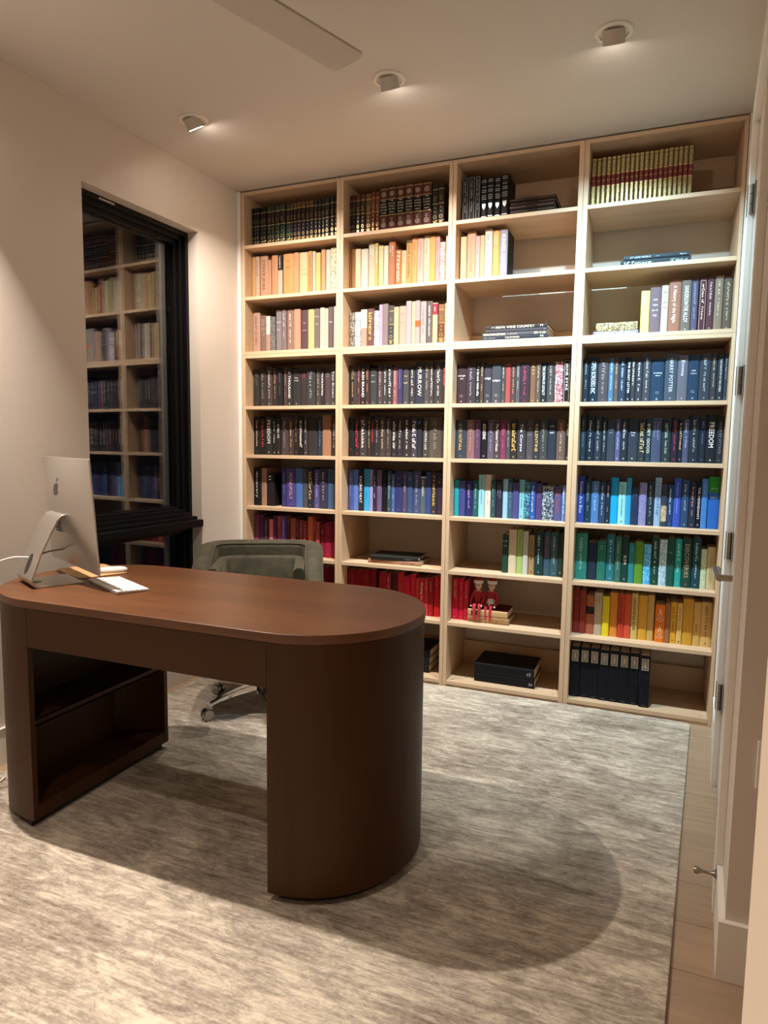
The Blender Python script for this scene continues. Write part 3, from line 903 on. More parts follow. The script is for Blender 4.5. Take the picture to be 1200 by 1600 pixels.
NUM = {}
def upright(b, r_, i, n, x0, w_, h, hx, title, tcol, opt):
    global GN
    GN = {2: .62, 3: .64, 4: .66, 5: .68}.get(r_, .80)
    opts = opt.split(); rnd = random.Random(b*1000+r_*50+i)
    base = bmat(hx); segs = [(0, 1, base)]; side = None; name = 'book'; what = None; D = rnd.uniform(.145, .175)
    lead = opt.split(':')[0] if opt else ''
    if lead == 'lg':
        c = [bmat(q, .4) for q in opts[0].split(':')[1:4]]
        segs = [(0,.03,c[2]),(.03,.042,M_gold),(.042,.16,c[2]),(.16,.17,M_gold),(.17,.54,c[1]),(.54,.552,M_gold),(.552,.86,c[0]),(.86,.872,M_gold),(.872,1,c[2])]
        name = 'leather_volume' if r_ == 1 else 'book'; what = 'leather volume with gilt bands'
    if opts and opts[0] == 'enc':
        k_ = bmat('14100f', .4)
        segs = [(0,.02,base),(.02,.03,M_gold),(.03,.40,base),(.40,.41,M_gold),(.41,.74,k_),(.74,.75,M_gold),(.75,.97,base),(.97,.98,M_gold),(.98,1,base)]; name = 'leather_volume'; what = 'leather volume with black title label'
    if opts and opts[0] == 'gold':
        gm_ = MC.get('gv')
        if not gm_:
            gm_ = speckle('6c5a30', 'c8b684', 260); MC['gv'] = gm_; gm_.node_tree.nodes['Principled BSDF'].inputs['Metallic'].default_value = .35; gm_.node_tree.nodes['Principled BSDF'].inputs['Roughness'].default_value = .4
        rd = speckle('5c1018', '8a3c30', 200)
        segs = [(0,.02,M_gold),(.02,.085,rd),(.085,.10,M_gold),(.10,.44,gm_),(.44,.455,M_gold),(.455,.66,rd),(.66,.675,M_gold),(.675,.98,gm_),(.98,1,M_gold)]
        side = bmat('9a6a40'); name = 'encyclopedia_volume'; what = 'gold volume with red band'
    if opts and opts[0] == 'law': name = 'law_volume'; what = 'black volume with silver shield'
    for q in opts:
        if q[0] == 'K': segs = [(0, 1, speckle(hx, q[2:8]))]
        if q.startswith('T:'):
            c, f = q[2:].split(':'); f = float(f); segs = [(0, f, segs[0][2]), (f, 1, bmat(c))]
        if q.startswith('E:'):
            _, c, f0, f1 = q.split(':'); f0, f1 = float(f0), float(f1)
            m0 = segs[0][2]; c = bmat(c) if c != 'b8a890' else speckle('c8b898', '5a5048', 220); segs = [(0, f0, m0), (f0, f1, c)] + ([(f1, 1, m0)] if f1 < 1 else [])
        if q.startswith('D:'): side = bmat(q[2:])
    o = volume(name, w_, h, D, segs, side, bulge=(min(.006, w_*.28) if what else None))
    o.location = (x0+w_/2, .074+rnd.uniform(-.003, .005), ZS[r_]+.0004)
    if lead == 'lg' or (opts and opts[0] in ('enc', 'law', 'gold')):
        mb = MB(); a = w_*.28
        if opts[0] == 'enc':
            for k_, s in enumerate(('THE', '~6', 'WORKS', 'OF THE', '~5')): htext(mb, s, rnd, .010, 0, h*(.71-k_*.062), -.0007, w_*.8)
            for z in (.20, .86): ringq(mb, 0, h*z, w_*.24, w_*.24, .0018); ringq(mb, 0, h*z, w_*.1, w_*.1, .0015, 6)
            for z in (.33, .305, .28): htext(mb, '~4', rnd, .006, 0, h*z, -.0007, w_*.6)
        elif opts[0] == 'law':
            for z in (.04, .10, .13, .52, .56, .60, .68, .72, .9, .94): q4(mb, -a*1.3, a*1.3, h*z, h*z+.0016)
            mb.add([(-a,-.0006,h*.42),(a,-.0006,h*.42),(a*.9,-.0006,h*.35),(0,-.0006,h*.29),(-a*.9,-.0006,h*.35)], [(0,1,2,3,4)])
            htext(mb, '~5', rnd, .008, 0, h*.80, -.0007, w_*.7)
        elif opts[0] == 'gold':
            for k_ in range(9): q4(mb, -a*rnd.uniform(.5,1.2), a*rnd.uniform(.5,1.2), h*(.12+.036*k_), h*(.12+.036*k_)+.0022); 
            vtext(mb, '~9', rnd, w_*.5, h*.93, h*.70, -.0007)
            htext(mb, '~3', rnd, .010, 0, h*.56, -.0007, w_*.6)
        else:
            ringq(mb, 0, h*.25, a, .009, .0022, 8); 
            for z in (.08, .12): q4(mb, -a*.8, a*.8, h*z, h*z+.006)
            for z in (.70, .66, .62): htext(mb, '~4', rnd, .006, 0, h*z, -.0007, w_*.75)
            for z in (.36, .45): q4(mb, -a*.3, a*.3, h*z, h*z+.004)
        mb.build('gilt_tooling', M_silver if opts[0] == 'law' else M_gold if opts[0] != 'enc' else pmat('pale_foil', (.75, .70, .58), .4, .3), o)
    else:
        spine_art(o, w_, h, title, tcol, opts, rnd)
    if opts == ['P']:       # plain tower outlines in cream
        mb = MB()
        for zc in (.12, .58):
            z0 = h*zc; hh = h*.34; a = w_*.36; t = .0016
            for s in (-1, 1):
                mb.add([(s*a,-.0006,z0),(s*(a-t*1.6),-.0006,z0),(s*t*.5,-.0006,z0+hh),(s*t*1.5,-.0006,z0+hh*.6)], [(0,1,2,3)])
            q4(mb, -a*.7, a*.7, z0+hh*.28, z0+hh*.28+t); q4(mb, -a*.35, a*.35, z0+hh*.52, z0+hh*.52+t)
            ringq(mb, 0, z0+h*.02, a*.55, h*.05, t)
        mb.build('tower_drawing', pmat('spine_print', 'fce8c8', .5), o)
    # label
    cn = cname(hx); wd = 'slim' if w_ < .026 else 'thick' if w_ > .038 else 'medium'
    e = i+1; pos = ('leftmost' if e == 1 else f'{ORD[e]} from left') if e <= (n+1)//2 else ('rightmost' if e == n else f'{ORD[n-e+1]} from right')
    shelf_ = 'bottom' if r_ == 9 else 'top' if r_ == 1 else ORD[r_]
    if what: lab = f'{wd} {what}, {pos}, {shelf_} shelf, {BAY[b]} bay'
    else:
        t_ = title.replace('/', ' ').replace('·', ' ').strip('[]')
        if title and '~' not in title and not any(s in title for s in ('STEVE', 'Toni', 'HARRY', 'SANDERSON', 'MONOPOLY', 'JANE', 'Emma', 'Prince', 'EARL', 'PHANTOM', 'CASH')): d = f'lettered {t_}'
        elif 'K:' in opt: d = 'with patterned spine'
        elif 'T:' in opt: d = 'with two-tone spine'
        elif 'E:' in opt: d = 'with coloured spine block'
        elif title and tcol: d = f'with {cname(tcol)} lettering'
        else: d = 'with plain spine'
        lab = f'{wd} {cn} book {d}, {pos}, {shelf_} shelf, {BAY[b]} bay'
    if len(lab.split()) > 16: lab = lab.replace(wd+' ', '', 1)
    if len(lab.split()) > 16: lab = lab.replace(' book', '', 1)
    tag(o, lab, 'book', f'books on the {shelf_} shelf of the {BAY[b]} bay')
    return o
for blk in BOOKS.strip().split('\n#'):
    ls = blk.split('\n'); b, r_ = (int(v) for v in ls[0].split(','))
    for i, l_ in enumerate(ls[1:]):
        x0, w_, h, hx, title, tcol, opt = l_.split('|')
        upright(b, r_, i, len(ls)-1, int(x0)/1e4, int(w_)/1e4, int(h)/1e3, hx, title, tcol, opt)

# black slipcase boxes with metal label holders on the bottom shelf
xs = [1.9335+.0472*i for i in range(9)]
for i in range(8):
    w_ = .0466; o = volume('binder', w_, .262-.002*(i % 2), .20, [(0, 1, bmat('0a0e1c', .55))], bulge=.0015)
    o.location = (xs[i]+w_/2+(.002 if i == 7 else 0), .045+(.006 if i in (1, 2) else 0)-(.012 if i == 7 else 0), .0374)
    mb = MB(); a = .0165; z0, z1 = .186, .245; t = .005
    for q in ((-a, a, z0, z0+t), (-a, a, z1-t, z1), (-a, -a+t, z0+t, z1-t), (a-t, a, z0+t, z1-t)): mb.box(q[0], q[1], -.003, .0002, q[2], q[3])
    for q in ((-a+t+.002, a-t-.002, z0+t+.003, z0+t+.006), (-a+t+.002, a-t-.002, z1-t-.006, z1-t-.003), (-a+t+.002, -a+t+.005, z0+t+.006, z1-t-.006), (a-t-.005, a-t-.002, z0+t+.006, z1-t-.006)): mb.box(q[0], q[1], -.0022, .0002, q[2], q[3])
    hld = mb.build('label_holder', pmat('pewter', (.42, .38, .34), .4, .8), o)
    MB().box(-.0105, .0105, -.0008, .0002, z0+.008, z1-.008).build('label_card', pmat('label_card', (.16, .12, .09), .7), hld)
    mb = MB(); q4(mb, -.003, .003, z0+.018, z1-.018, -.0012); q4(mb, -.0055, .0055, z0+.014, z0+.016, -.0012); q4(mb, -.0055, .0055, z1-.016, z1-.014, -.0012); mb.build('label_print', pmat('spine_print', 'd8c8a8', .6), hld)
    mb = MB(); htext(mb, 'VOL A' if i == 7 else '~5', random.Random(i), .006, 0, .010, -.0004, .028); mb.build('title_lettering', pmat('spine_print', '8a8a90', .5), o)
    tag(o, f'black clothbound binder with metal label holder, {"leftmost" if i == 0 else ORD[i+1]+" from left" if i < 4 else "rightmost" if i == 7 else ORD[8-i]+" from right"}, bottom shelf', 'binder', 'black binders on the bottom shelf')

def lying(xl, xr, z0, z1, y0, D, hx, title, _, label, opts=(), side=None, rz=0, name='book', grp=None, f=(.1, .9), K=None):
    """a book lying on its side, spine towards the room; title runs left to right"""
    t = z1-z0-.0006; L = xr-xl
    segs = [(0, 1, speckle(hx, K, 90) if K else bmat(hx))]
    o = volume(name, t, L, D, segs, side and bmat(side))
    o.rotation_euler = (0, -PI/2, 0)
    if rz:
        o.rotation_euler = (Matrix.Rotation(rz, 3, 'Z') @ Matrix.Rotation(-PI/2, 3, 'Y')).to_euler()
    o.location = (xr, y0, (z0+z1)/2)
    rnd = random.Random(int(xl*1e4)+int(z0*1e4))
    if title:
        for k_, (s, a, b_, c, sz) in enumerate(title):
            mb = MB(); vtext(mb, s, rnd, t*sz, L*(1-a), L*(1-b_), -.0004); mb.build('title_lettering', pmat('spine_print', c, .45), o)
    tag(o, label, 'book', grp)
    return o
G1 = 'flat stacked books'
lying(.805, 1.114, .642, .6655, .050, .20, 'b08870', [('~14', .05, .5, '6a4030', .6), ('~5', .65, .9, '6a4030', .6)], '', 'tan patterned book lying flat under a black book, seventh shelf, second bay', rz=R(2), side='8a6a58')
lying(.822, 1.100, .6655, .688, .052, .19, '202020', [('~8', .72, .9, '8a8880', .4)], '', 'black book lying flat on top of a tan book, seventh shelf, second bay', rz=R(5))
zz = [2.444, 2.464, 2.484, 2.503, 2.520, 2.534]
for k in range(5):
    lying(1.548+.003*(k % 2), 1.778-.004*(k % 3), zz[k], zz[k+1], .058+.004*(k % 2), .22, ('3a2a22', '2a221e', '40302a', '2c2420', '382a24')[k],
          [('~9', .02, .38, '8a7460', .45), ('~12', .62, .97, '8a7460', .45)], '', f'dark brown book lying flat, {("lowest", "second from bottom", "middle one", "second from top", "topmost")[k]} of the stack, top shelf, third bay')
o = volume('book', .018, .19, .26, [(0, 1, bmat('2a1e18'))]); o.location = (1.8005, .075, 2.4485); o.rotation_euler = (0, R(-33), 0); o.location = (1.833, .070, 2.4445)
o.scale = (1, 1, .45); bpy.data.objects.remove(o.children[0]); bpy.data.objects.remove(o)
st_ = [(1.414, 1.765, 1.841, 1.8515, '14202c', [('~4', .15, .27, 'a8b0b8', .5), ('~18', .33, .72, 'c8d0d8', .5), ('~4', .8, .88, 'c8d0d8', .5)], 'thin navy book at the very bottom of the flat stack, third shelf, third bay'),
 (1.422, 1.762, 1.8515, 1.8680, '202c38', [('CALIFORNIA', .36, .58, 'd8d0c0', .8), ('~9', .04, .28, 'a8a8a8', .4), ('M', .88, .93, 'e8e4dc', .9)], 'dark blue book lettered CALIFORNIA in the flat stack, third shelf, third bay'),
 (1.426, 1.758, 1.8680, 1.8850, '4a4a54', [('WASHINGTON', .02, .36, 'e8dcc0', .95), ('~7', .4, .55, 'c8c0b0', .4), ('~6', .8, .97, 'e8d8a8', .9)], 'grey book lettered WASHINGTON in the flat stack, third shelf, third bay'),
 (1.443, 1.757, 1.8850, 1.9020, '3a3a40', [('~2', .94, .97, '8a8a8a', .4)], 'plain charcoal book second from the top of the flat stack, third shelf, third bay'),
 (1.442, 1.756, 1.9020, 1.9200, '2c2a2c', [('NAPA WINE COUNTRY', .17, .80, 'ece4d0', .95), ('~3', .1, .16, 'e0d8c0', .5), ('M', .88, .93, 'e0d8c8', .8)], 'charcoal book lettered NAPA WINE COUNTRY on top of the flat stack, third bay')]
for a, b, z0, z1, c, t_, lb in st_: lying(a, b, z0, z1, .058, .24, c, t_, '', lb, grp='travel books stacked flat on the third shelf')
lying(2.086, 2.392, 2.154, 2.1900, .060, .23, '1c2c34', [('~9', .06, .46, 'c8d8d8', .8), ('~8', .72, .96, 'b8c8c8', .7)], '', 'dark teal book lying under another flat book, second shelf, rightmost bay')
lying(2.100, 2.384, 2.1900, 2.2100, .062, .22, '28343c', [('ST LENS NOBLE', .1, .42, 'b8c4c8', .6), ('~5', .5, .56, '98a4a8', .3), ('~5', .86, .96, 'b8c4c8', .5)], '', 'slate book lying flat on another book, second shelf, rightmost bay')
lying(1.975, 2.180, 1.841, 1.8660, .058, .15, '8a8298', [('~14', .24, .95, 'ece8f0', .75), ('~2', .08, .2, 'ece8f0', .8)], '', 'lavender book lying flat under a gold patterned book, third shelf, rightmost bay')
o = lying(1.987, 2.176, 1.8660, 1.9060, .060, .13, '6a5c34', None, '', 'gold patterned book lying flat on a lavender book, third shelf, rightmost bay', K='d8ca98')
mb = MB()
for q in ((-.014, .014, .130, .1315), (-.014, .014, .150, .1515), (-.014, -.0125, .13, .15), (.0125, .014, .13, .15)): q4(mb, *q)
mb.build('spine_border', pmat('spine_print', '2a2418', .5), o)
lying(1.432, 1.754, .037, .0860, .058, .23, '0c0c12', [('~4', .91, .97, 'b0b0b4', .5)], '', 'thick black book lying lowest of a pair, bottom shelf, third bay', side='08080c')
lying(1.432, 1.752, .0860, .1420, .056, .23, '0c0c12', [('~4', .88, .95, 'b0b0b4', .45)], '', 'thick black book lying on top of a pair, bottom shelf, third bay', side='08080c')
for k in range(3): lying(.84, 1.168+.003*k, .037+.045*k, .082+.045*k, .070, .22, '101014', None, '', f'thick black book lying flat, {("lowest", "middle one", "topmost")[k]} of three, bottom shelf, second bay', side='08080c')
lying(1.386, 1.608, .362, .3965, .058, .17, 'a07850', [('~2', .04, .2, '6a4828', .7), ('~2', .62, .74, '6a4828', .7)], '', 'tan marbled book lying under the two red dolls, eighth shelf, third bay', K='8a5c34', side='7a4a2c')
o = lying(1.387, 1.601, .3965, .4340, .058, .165, 'c8a878', None, '', 'cream book with red boards lying directly under the two red dolls', side='6a1418')
for a, b in ((.160, .196),): 
    mb = MB()
    for i in range(3): q4(mb, -.012, .012, a+i*.0125, a+i*.0125+.0105)
    mb.build('spine_label', pmat('spine_print', '141c18', .5), o)

# ================================================================ rug
rm = pmat('viscose_rug', (0, 0, 0), .75, sheen=.35); n, l = nodes(rm); b_ = n['Principled BSDF']
tc = n.new('ShaderNodeTexCoord')
def noise(scale, sc_, detail=4, rough=.6, dist=0):
    mp = n.new('ShaderNodeMapping'); mp.inputs['Scale'].default_value = sc_; l.new(tc.outputs['Object'], mp.inputs[0])
    t = n.new('ShaderNodeTexNoise'); t.inputs['Scale'].default_value = scale; t.inputs['Detail'].default_value = detail; t.inputs['Roughness'].default_value = rough; t.inputs['Distortion'].default_value = dist
    l.new(mp.outputs[0], t.inputs[0]); return t.outputs[0]
def mth(op, a, b2):
    m_ = n.new('ShaderNodeMath'); m_.operation = op
    for i, v in enumerate((a, b2)):
        if isinstance(v, (int, float)): m_.inputs[i].default_value = v
        else: l.new(v, m_.inputs[i])
    return m_.outputs[0]
big = noise(2.2, (1, 1.3, 1), 5, .6, .8); st1 = noise(9, (.35, 6, 1), 8, .75, .4); st2 = noise(26, (.5, 5, 1), 4, .8); st3 = noise(5, (4, .5, 1), 6, .7, .6)
mot = noise(34, (1, 2.2, 1), 5, .8, 1.2); med = noise(6.5, (.8, 2.0, 1), 6, .7, 1.5)
s_ = mth('ADD', mth('MULTIPLY', big, .22), mth('ADD', mth('MULTIPLY', st1, .20), mth('ADD', mth('MULTIPLY', st2, .14), mth('ADD', mth('MULTIPLY', mot, .20), mth('MULTIPLY', med, .24)))))
cr = n.new('ShaderNodeValToRGB'); e = cr.color_ramp.elements
e[0].position = .425; e[0].color = lin('6a5d4c'); e[1].position = .575; e[1].color = lin('dcd1bd')
e2 = cr.color_ramp.elements.new(.50); e2.color = lin('a4998a')
l.new(s_, cr.inputs[0]); l.new(cr.outputs[0], b_.inputs['Base Color'])
bp_ = n.new('ShaderNodeBump'); bp_.inputs['Strength'].default_value = .5; bp_.inputs['Distance'].default_value = .006
l.new(mth('ADD', st2, mth('MULTIPLY', noise(300, (1, 1, 1), 2), .5)), bp_.inputs['Height']); l.new(bp_.outputs[0], b_.inputs['Normal'])
SH = lambda x, y, z: (x+.06*y, y, z)
rp = arc(2.47, -.035, .03, 90, 0, 4)[::1]
pts = [(.02, -.005)] + [(2.50-.03+.03*math.sin(R(90*i/4)), -.035+.03*math.cos(R(90*i/4))) for i in range(5)] + [(2.50, -3.95), (.02, -3.95)]
rug = MB().prism(pts, .0, .010).build('area_rug', rm, fn=lambda x, y, z: (x+(.075*y if x > 1 else .03*y), y, z), bevel=.003)
tag(rug, 'large distressed beige and grey rug with a silky streaked pile under the desk', 'rug')

# ================================================================ desk
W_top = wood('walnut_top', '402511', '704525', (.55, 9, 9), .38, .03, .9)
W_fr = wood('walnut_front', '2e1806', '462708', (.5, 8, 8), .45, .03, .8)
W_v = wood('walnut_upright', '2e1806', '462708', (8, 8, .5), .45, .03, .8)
for m_ in (W_fr, W_v): m_.node_tree.nodes['Principled BSDF'].inputs['Specular IOR Level'].default_value = .25
DZ0 = .010
desk = empty('writing_desk', (.87, -1.525, DZ0))
tag(desk, 'large dark walnut desk with rounded ends and an oval top', 'desk')
YF, YB = -1.86, -1.19; YC = (YF+YB)/2; RR = (YB-YF)/2; XL, XR = .08+RR, 1.65-RR
def dk(mb, name, mat, **kw): 
    par = kw.pop('parent', desk)
    o = mb.build(name, mat, None, fn=(lambda x, y, z: (x-.87, y+1.525, z-DZ0)), **kw); o.parent = par; return o
stad = lambda d, nn=28: arc(XR, YC, RR-d, -90, 90, nn)+arc(XL, YC, RR-d, 90, 270, nn)
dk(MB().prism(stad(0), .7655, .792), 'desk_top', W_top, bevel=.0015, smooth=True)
PX0, PX1 = .418, 1.322; dd = .003
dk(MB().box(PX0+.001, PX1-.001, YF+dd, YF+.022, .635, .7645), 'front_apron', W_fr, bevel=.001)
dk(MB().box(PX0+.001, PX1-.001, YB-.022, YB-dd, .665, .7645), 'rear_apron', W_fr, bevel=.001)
def pedestal(side):
    # half-oval shell open towards the knee space
    if side > 0: outer = [(PX1, YF+dd)] + arc(XR, YC, RR-dd, -90, 90, 26) + [(PX1, YB-dd)]; inner = [(PX1, YF+dd+.02)] + arc(XR, YC, RR-dd-.02, -90, 90, 26) + [(PX1, YB-dd-.02)]
    else: outer = [(PX0, YF+dd)] + arc(XL, YC, RR-dd, 270, 90, 26) + [(PX0, YB-dd)]; inner = [(PX0, YF+dd+.02)] + arc(XL, YC, RR-dd-.02, 270, 90, 26) + [(PX0, YB-dd-.02)]
    if side > 0: outer = [q for q in outer if q[0] >= PX1-1e-6]; inner = [q for q in inner if q[0] >= PX1-1e-6]
    mb = MB(); nO = len(outer); z0, z1 = .038, .7645
    vs = [(x, y, z) for z in (z0, z1) for x, y in outer+inner[::-1]]
    ring_ = outer+inner[::-1]; N = len(ring_); ni = len(inner)
    fs = [(i, (i+1) % N, (i+1) % N+N, i+N) for i in range(N)]
    for off in (0, N):
        for i in range(min(nO, ni)-1): fs.append((off+i, off+i+1, off+N-2-i, off+N-1-i))
    mb.add(vs, fs)
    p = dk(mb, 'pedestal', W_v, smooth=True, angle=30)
    s = -side
    inn = [(x-side*.001, y) for x, y in inner]
    def board(z0, z1, name, inset=.0, m=W_fr):
        pts = [(x, y) for x, y in inner]; xo = PX1 if side > 0 else PX0
        pts[0] = (xo+side*inset, pts[0][1]); pts[-1] = (xo+side*inset, pts[-1][1])
        return dk(MB().prism(pts, z0, z1), name, m, parent=p)
    board(.356, .378, 'shelf', .012); board(.038, .085, 'base_board', .001); board(.745, .7643, 'top_rail', .001)
    xb = (PX1+.20) if side > 0 else (PX0-.20)
    yy = RR-dd-.022; dx = abs(xb-(XR if side > 0 else XL)); yh = math.sqrt(max(0, yy*yy-dx*dx))-.002
    dk(MB().box(min(xb, xb+side*.012), max(xb, xb+side*.012), YC-yh, YC+yh, .085, .745), 'back_board', W_v, parent=p)
    # recessed plinth
    if side > 0: pl = [(PX1+.022, YF+.03)] + [q for q in arc(XR, YC, RR-.03, -90, 90, 22) if q[0] > PX1+.022] + [(PX1+.022, YB-.03)]
    else: pl = [(PX0-.022, YF+.012)] + [q for q in arc(XL, YC, RR-.018, 270, 90, 22) if q[0] < PX0-.022] + [(PX0-.022, YB-.018)]
    dk(MB().prism(pl, DZ0, .038), 'plinth', pmat('dark_plinth', (.012, .007, .004), .5), parent=p)
pedestal(1); pedestal(-1)

# ================================================================ computer
AL = pmat('brushed_aluminium', (.62, .60, .57), .34, .92)
ZT = .792
wd_ = Vector((.898, -.440, 0)).normalized(); nf = Vector((.440, .898, 0)).normalized()   # width axis, screen-facing axis
ang = math.atan2(wd_.y, wd_.x)
imac = empty('desktop_computer', (.220, -1.700, ZT+.0003), ang)
tag(imac, 'silver all-in-one computer seen from behind on its angled stand on the desk', 'computer')
# chassis: local x = width, y = towards the user, z up; leaning back very slightly
CW, CH, CZ0, CY = .540, .400, .052, .176
lean = lambda y, z: y+(z-CZ0)*(-.06)
mb = MB(); NX, NZ = 26, 20; vs = []; fs = []
def rc(u, v):   # rounded corners
    x = (u-.5)*CW; z = v*CH; r_ = .018
    return x, z
for j in range(NZ+1):
    for i in range(NX+1):
        u, v = i/NX, j/NZ; x, z = rc(u, v)
        bulge = .0035+.040*(max(0, 1-abs(2*u-1)**2.2))**1.0*(max(0, 1-abs(2*v-1)**2.4))
        vs.append((x, lean(CY-bulge, CZ0+z), CZ0+z))
for j in range(NZ):
    for i in range(NX): a = j*(NX+1)+i; fs.append((a, a+1, a+NX+2, a+NX+1))
k = len(vs)
for j in range(NZ+1):
    for i in range(NX+1):
        u, v = i/NX, j/NZ; x, z = rc(u, v); vs.append((x, lean(CY+.003, CZ0+z), CZ0+z))
for j in range(NZ):
    for i in range(NX): a = k+j*(NX+1)+i; fs.append((a, a+NX+1, a+NX+2, a+1))
for i in range(NX): fs.append((i, k+i, k+i+1, i+1)); t_ = NZ*(NX+1)+i; fs.append((t_, t_+1, k+t_+1, k+t_))
for j in range(NZ): a = j*(NX+1); c = a+NX+1; fs.append((a, c, k+c, k+a)); a += NX; c = a+NX+1; fs.append((a, k+a, k+c, c))
mb.add(vs, fs)
ch = mb.build('chassis', AL, imac, smooth=True, angle=50, bevel=.002)
sw_ = MB(); zt = CZ0+.055
sw_.add([(-CW/2+.004, lean(CY+.0036, zt), zt), (CW/2-.004, lean(CY+.0036, zt), zt), (CW/2-.004, lean(CY+.0036, CZ0+CH-.004), CZ0+CH-.004), (-CW/2+.004, lean(CY+.0036, CZ0+CH-.004), CZ0+CH-.004)], [(0,1,2,3)])
sw_.build('screen', pmat('screen_glass', (.01, .01, .01), .08), ch)
# fruit emblem with a bite and a leaf, on the back
def by(x, z):
    u = x/CW+.5; v = (z-CZ0)/CH
    return lean(CY-(.0035+.040*max(0, 1-abs(2*u-1)**2.2)*max(0, 1-abs(2*v-1)**2.4)), z)-.0012
ap = []
for i in range(40):
    a = 2*PI*i/40; r_ = .024*(1+.06*math.cos(2*a))
    x = r_*math.cos(a)*1.0; z = r_*math.sin(a)*1.02
    if abs(x) < .008 and z > 0: z -= .004*(1-abs(x)/.008)
    if abs(x) < .008 and z < 0: z += .003*(1-abs(x)/.008)
    # seen from behind, x points left in the picture's mirror: bite on the viewer's right
    d_ = math.hypot(x-.029, z-.004)
    if d_ < .013: k_ = .013/max(d_, 1e-5); x = .029+(x-.029)*k_; z = .004+(z-.004)*k_
    ap.append((x, z))
AX, AZ = -.005, CZ0+.285
mb = MB(); mb.add([(AX+x, by(AX+x, AZ+z), AZ+z) for x, z in ap]+[(AX, by(AX, AZ), AZ)], [(i, (i+1) % 40, 40) for i in range(40)])
lf = [(.001, .027), (.001, .035), (.006, .042), (.012, .044), (.011, .036), (.006, .030)]
mb.add([(AX+x, by(AX+x, AZ+z), AZ+z) for x, z in lf], [tuple(range(6))])
mb.build('emblem', pmat('emblem_dark', (.03, .03, .03), .15, .3), ch)
mb = MB()
for j in range(7):
    for i in range(9):
        x = -.032+i*.008; z = CZ0+.135+j*.009; mb.add([(x+a*.0028, by(x, z)-.0008, z+b2*.0028) for a, b2 in ((-1,-1),(1,-1),(1,1),(-1,1))], [(0,1,2,3)])
o = mb.build('vent_holes', pmat('vent_black', (.01, .01, .01), .8), ch); o['kind'] = 'stuff'
# stand: bent aluminium sheet
prof = [(.175, .003), (.03, .003)] + [(.03-.024*math.sin(R(t)), .027-.024*math.cos(R(t))) for t in (15, 30, 50, 70, 88, 100)] + [(.040, .115), (.076, .19), (.0975, .232), (.110, .246), (.124, .250), (.134, .244)]
mb = MB(); HW = .095; vs = []; th = .006
for i, (y, z) in enumerate(prof):
    p0 = prof[max(0, i-1)]; p1 = prof[min(len(prof)-1, i+1)]; t_ = Vector((p1[0]-p0[0], p1[1]-p0[1])).normalized(); nn_ = Vector((-t_.y, t_.x))
    for s in (-1, 1):
        hw = HW*(1 if z < .1 else .92)
        vs += [(s*hw, y-nn_.x*th/2, max(.0002, z-nn_.y*th/2)), (s*hw, y+nn_.x*th/2, z+nn_.y*th/2)]
fs = []
for i in range(len(prof)-1):
    a = i*4; b2 = a+4; fs += [(a, a+2, b2+2, b2), (a+1, b2+1, b2+3, a+3), (a, b2, b2+1, a+1), (a+2, a+3, b2+3, b2+2)]
fs += [(0, 1, 3, 2), (len(vs)-4, len(vs)-2, len(vs)-1, len(vs)-3)]
mb.add(vs, fs); stand = mb.build('stand', AL, imac, smooth=True, angle=50, bevel=.001)
mb = MB(); mb.lathe([(.016, 0), (.016, .0016)], (0, .045, .0062), 28); mb.build('cable_disc', pmat('white_plastic', (.8, .8, .78), .4), stand)
mb = MB(); mb.add([(.020*math.cos(a*PI/10), .0235+(.115-.027)*0+.0045+.0, .075+.036*math.sin(a*PI/10)) for a in range(20)], [tuple(range(20))])
mb.v = [(x, (.040-.006)*(z-.03)/(.085)+.0015, z) for x, y, z in mb.v]
mb.build('cable_hole', pmat('vent_black', (.02, .02, .02), .8), stand)
# power cable
cp = [(.262, -1.555, .905), (.235, -1.60, .900), (.205, -1.650, .885), (.16, -1.685, .885), (.115, -1.72, .868), (.075, -1.76, .835), (.045, -1.80, .79), (.02, -1.83, .72), (.01, -1.84, .55), (.03, -1.83, .3), (.02, -1.75, .1), (.03, -1.66, .02), (.08, -1.95, .016), (.14, -1.99, .016)]
def smoothp(P_, k_=6):
    P_ = [Vector(p) for p in P_]; out = []
    for i in range(len(P_)-1):
        a, b2, c, d_ = P_[max(0, i-1)], P_[i], P_[i+1], P_[min(len(P_)-1, i+2)]
        for j in range(k_):
            t_ = j/k_; out.append(.5*((2*b2)+(c-a)*t_+(2*a-5*b2+4*c-d_)*t_*t_+(-a+3*b2-3*c+d_)*t_**3))
    return out+[P_[-1]]
cb = MB().tube(smoothp(cp), .0032, 8).build('power_cable', pmat('white_cable', (.78, .76, .72), .45), smooth=True)
tag(cb, 'white power cable looping from the computer over the left end of the desk', 'cable')
